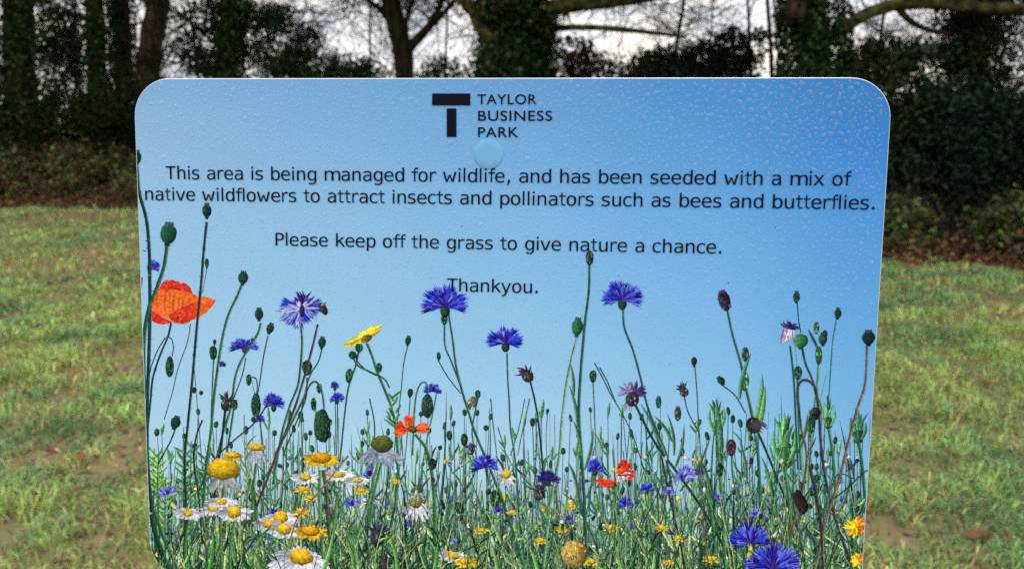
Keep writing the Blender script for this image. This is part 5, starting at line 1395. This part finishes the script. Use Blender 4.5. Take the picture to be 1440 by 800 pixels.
text_line('native wildflowers to attract insects and pollinators such as bees and butterflies.', (205, 281.5), (1229, 294.8), None, 'second and longest line of black lettering')
text_line('Please keep off the grass to give nature a chance.', (388, 345.2), (1014, 356.6), None, 'third line of black lettering')
text_line('Thankyou.', (629, 409.2), (756, 412.2), None, 'short last line of black lettering')

# logo: a heavy split T and three short lines of capitals
def pxquad(mb, u0, v0, u1, v1, z):
    n = 2; q = S(np.array([u0, u1, u1, u0]), np.array([v1, v1, v0, v0])); mb.add(np.c_[q, np.full(4, z)], [(0, 1, 2, 3)], INK)
mb = MB(); pxquad(mb, 608, 132, 661.5, 148.6, ZT); pxquad(mb, 628.5, 153, 642, 192.8, ZT)
lg = signpart(mb, 'logo', M_FILM)
lg['label'] = 'black block letter T emblem beside three lines of capitals'
for txt, u0, u1, v0, v1 in (('TAYLOR', 671.5, 754.5, 133.0, 147.3), ('BUSINESS', 672.5, 776.5, 156.0, 170.5), ('PARK', 672.5, 729, 179.2, 193.3)):
    c = bpy.data.curves.new('lettering', 'FONT'); c.body = txt; c.fill_mode = 'BOTH'; c.offset = 0.006; c.space_character = 1.08
    o = bpy.data.objects.new('lettering', c); COL.objects.link(o)
    V, F = take(o); lo, hi = V.min(0), V.max(0)
    f_ = (V - lo) / (hi - lo)
    q = S(u0 + f_[:, 0] * (u1 - u0), v1 - f_[:, 1] * (v1 - v0))
    mb = MB(); mb.add(np.c_[q, np.full(len(q), ZT)], F, INK); signpart(mb, 'logo_lettering', M_FILM, lg)

# fixing cap: a pale translucent disc under the logo
m, t, p = mat_new('pale_cap'); p.inputs['Base Color'].default_value = (*lin((110, 168, 214)), 1); p.inputs['Roughness'].default_value = .4; p.inputs['Specular IOR Level'].default_value = .08
M_CAP = m
cc = S(687, 216.6); rr = np.linalg.norm(S(708, 216.6) - cc)
mb = MB(); n = 48; th = np.arange(n) * 2 * np.pi / n; V = []
for s, z in ((1.0, .0001), (1.0, .00035), (.97, .0005), (.6, .00052)): V.append(np.c_[cc[0] + rr * s * np.cos(th), cc[1] + rr * s * np.sin(th), np.full(n, z)])
F = []
for a in range(3):
    for k in range(n): F.append((a * n + k, a * n + (k + 1) % n, (a + 1) * n + (k + 1) % n, (a + 1) * n + k))
F.append(tuple(range(3 * n, 4 * n))); mb.add(np.concatenate(V), F); signpart(mb, 'fixing_cap', M_CAP, None, False)

# post behind the panel
M_POST = mat_noise('post_wood', [(.10, .07, .045), (.22, .16, .10)], (20, 3, 20), 6, .8, .4, .004)
mb = MB(); boxmb(mb, (-.035, -LOC - .12, -.049), (.035, .105, -.0034)); signpart(mb, 'post', M_POST)

# ------------------------------------------------------------------ raindrops standing on the print
m, t, p = mat_new('rain_water'); t.nodes.remove(p)
# a thin bead: nearly clear, a trace of scattering inside, a wet sheen that strengthens towards its rim
tp = N(t, 'ShaderNodeBsdfTransparent'); df = N(t, 'ShaderNodeBsdfDiffuse'); tl = N(t, 'ShaderNodeBsdfTranslucent'); gl = N(t, 'ShaderNodeBsdfGlossy')
df.inputs['Color'].default_value = (.62, .80, 1, 1); tl.inputs['Color'].default_value = (.9, .95, 1, 1); gl.inputs['Roughness'].default_value = .12
ms = N(t, 'ShaderNodeMixShader'); ms.inputs[0].default_value = .42; t.links.new(df.outputs[0], ms.inputs[1]); t.links.new(tl.outputs[0], ms.inputs[2])
m1 = N(t, 'ShaderNodeMixShader'); m1.inputs[0].default_value = .10; t.links.new(tp.outputs[0], m1.inputs[1]); t.links.new(ms.outputs[0], m1.inputs[2])
lw = N(t, 'ShaderNodeLayerWeight'); lw.inputs['Blend'].default_value = .22
mm = N(t, 'ShaderNodeMath', operation='MULTIPLY'); mm.inputs[1].default_value = .42; t.links.new(lw.outputs['Facing'], mm.inputs[0])
m2 = N(t, 'ShaderNodeMixShader'); t.links.new(mm.outputs[0], m2.inputs[0]); t.links.new(m1.outputs[0], m2.inputs[1]); t.links.new(gl.outputs[0], m2.inputs[2])
t.links.new(m2.outputs[0], t.nodes['Material Output'].inputs['Surface'])
M_WATER = m
def drops():
    A = []
    n = 110000
    u = RNG.uniform(188, 1250, n); v = RNG.uniform(112, 842, n)
    right = np.clip((u - 500) / 700, 0, 1); topp = np.clip((560 - v) / 450, 0, 1)
    big = .24 + .46 * topp + .45 * right * topp + .15 * right
    r = 0.55 + RNG.gamma(2.2, .52, n) * big * 1.25
    r = np.clip(r * .76, .5, 4.4)
    o = np.argsort(-r); u, v, r = u[o], v[o], r[o]
    gap = 1.10 + .9 * np.clip((v - 300) / 300, 0, 1) - .1 * right[o]
    cell = 14.0; grid_ = {}
    keep = []
    for k in range(n):
        cx, cy = int(u[k] / cell), int(v[k] / cell); ok = True
        for a in (-1, 0, 1):
            for b in (-1, 0, 1):
                for j in grid_.get((cx + a, cy + b), ()):
                    dd = (u[k] - u[j]) ** 2 + (v[k] - v[j]) ** 2
                    if dd < ((r[k] + r[j]) * gap[k] + 1.0) ** 2: ok = False; break
                if not ok: break
            if not ok: break
        if ok: keep.append(k); grid_.setdefault((cx, cy), []).append(k)
        if len(keep) > 15000: break
    u, v, r = u[keep], v[keep], r[keep]
    q = S(u, v); px = np.linalg.norm(S(u + 1, v) - q, axis=1); R = r * px
    # inside the panel
    w, h, rr_ = W_ / 2 - .0012, H_ / 2 - .0012, RAD
    a = np.abs(q) + R[:, None]; ok = (a[:, 0] < w) & (a[:, 1] < h)
    cx = np.maximum(np.abs(q) - np.array([w - rr_, h - rr_]), 0); ok &= np.hypot(cx[:, 0], cx[:, 1]) + R < rr_
    ok &= np.linalg.norm(q - cc, axis=1) > rr + .0004 + R * .5
    return q[ok], R[ok]
q, R = drops()
mb = MB()
ns = 11; th = np.arange(ns) * 2 * np.pi / ns
prof = [(1.0, 0.0), (.93, .34), (.74, .68), (.42, .92)]
n = len(q); ph = RNG.random((n, 3)) * 6.28; am = np.c_[.20 * RNG.random(n), .16 * RNG.random(n), .10 * RNG.random(n)] * np.clip(R / .0008, .3, 1.6)[:, None]
rad = 1 + sum(am[:, k:k + 1] * np.sin((k + 2) * th[None] + ph[:, k:k + 1]) for k in range(3))
hh = R * (.20 + .10 * RNG.random(n))
el = 1 + (.45 * RNG.random((n, 1)) ** 2) * np.clip(R / .0007, .2, 1.4)[:, None]; oa = RNG.normal(1.2, .7, (n, 1)); co, si = np.cos(oa), np.sin(oa)
VV = []
for s, z in prof:
    s2 = 1 - (1 - s)
    lx = R[:, None] * s * rad * np.cos(th) * el; ly = R[:, None] * s * rad * np.sin(th) / el
    VV.append(np.stack([q[:, :1] + lx * co - ly * si, q[:, 1:] + lx * si + ly * co, np.repeat((.00013 + hh * z)[:, None], ns, 1)], -1))
top = np.stack([q[:, 0], q[:, 1], .00013 + hh], -1)[:, None]
V = np.concatenate(VV + [top], 1); nv = 4 * ns + 1
b = np.arange(n)[:, None, None] * nv
k = np.arange(ns); k2 = (k + 1) % ns
Fq = np.concatenate([np.stack([a * ns + k, a * ns + k2, (a + 1) * ns + k2, (a + 1) * ns + k], -1) for a in range(3)])
Ft = np.stack([3 * ns + k, 3 * ns + k2, np.full(ns, 4 * ns)], -1)
mb.add(V.reshape(-1, 3), [(Fq[None] + b).reshape(-1, 4), (Ft[None] + b).reshape(-1, 3)])
ro = mb.build('raindrops', M_WATER, None, True)
ro.rotation_euler = rotm.to_euler(); ro.location = tuple(cen)
tag(ro, 'clear raindrops beaded all over the face of the blue sign', 'raindrops', kind='stuff')
print('drops', n, 'levels', int(OCC.max()), 'pieces', len(FLOWERS))
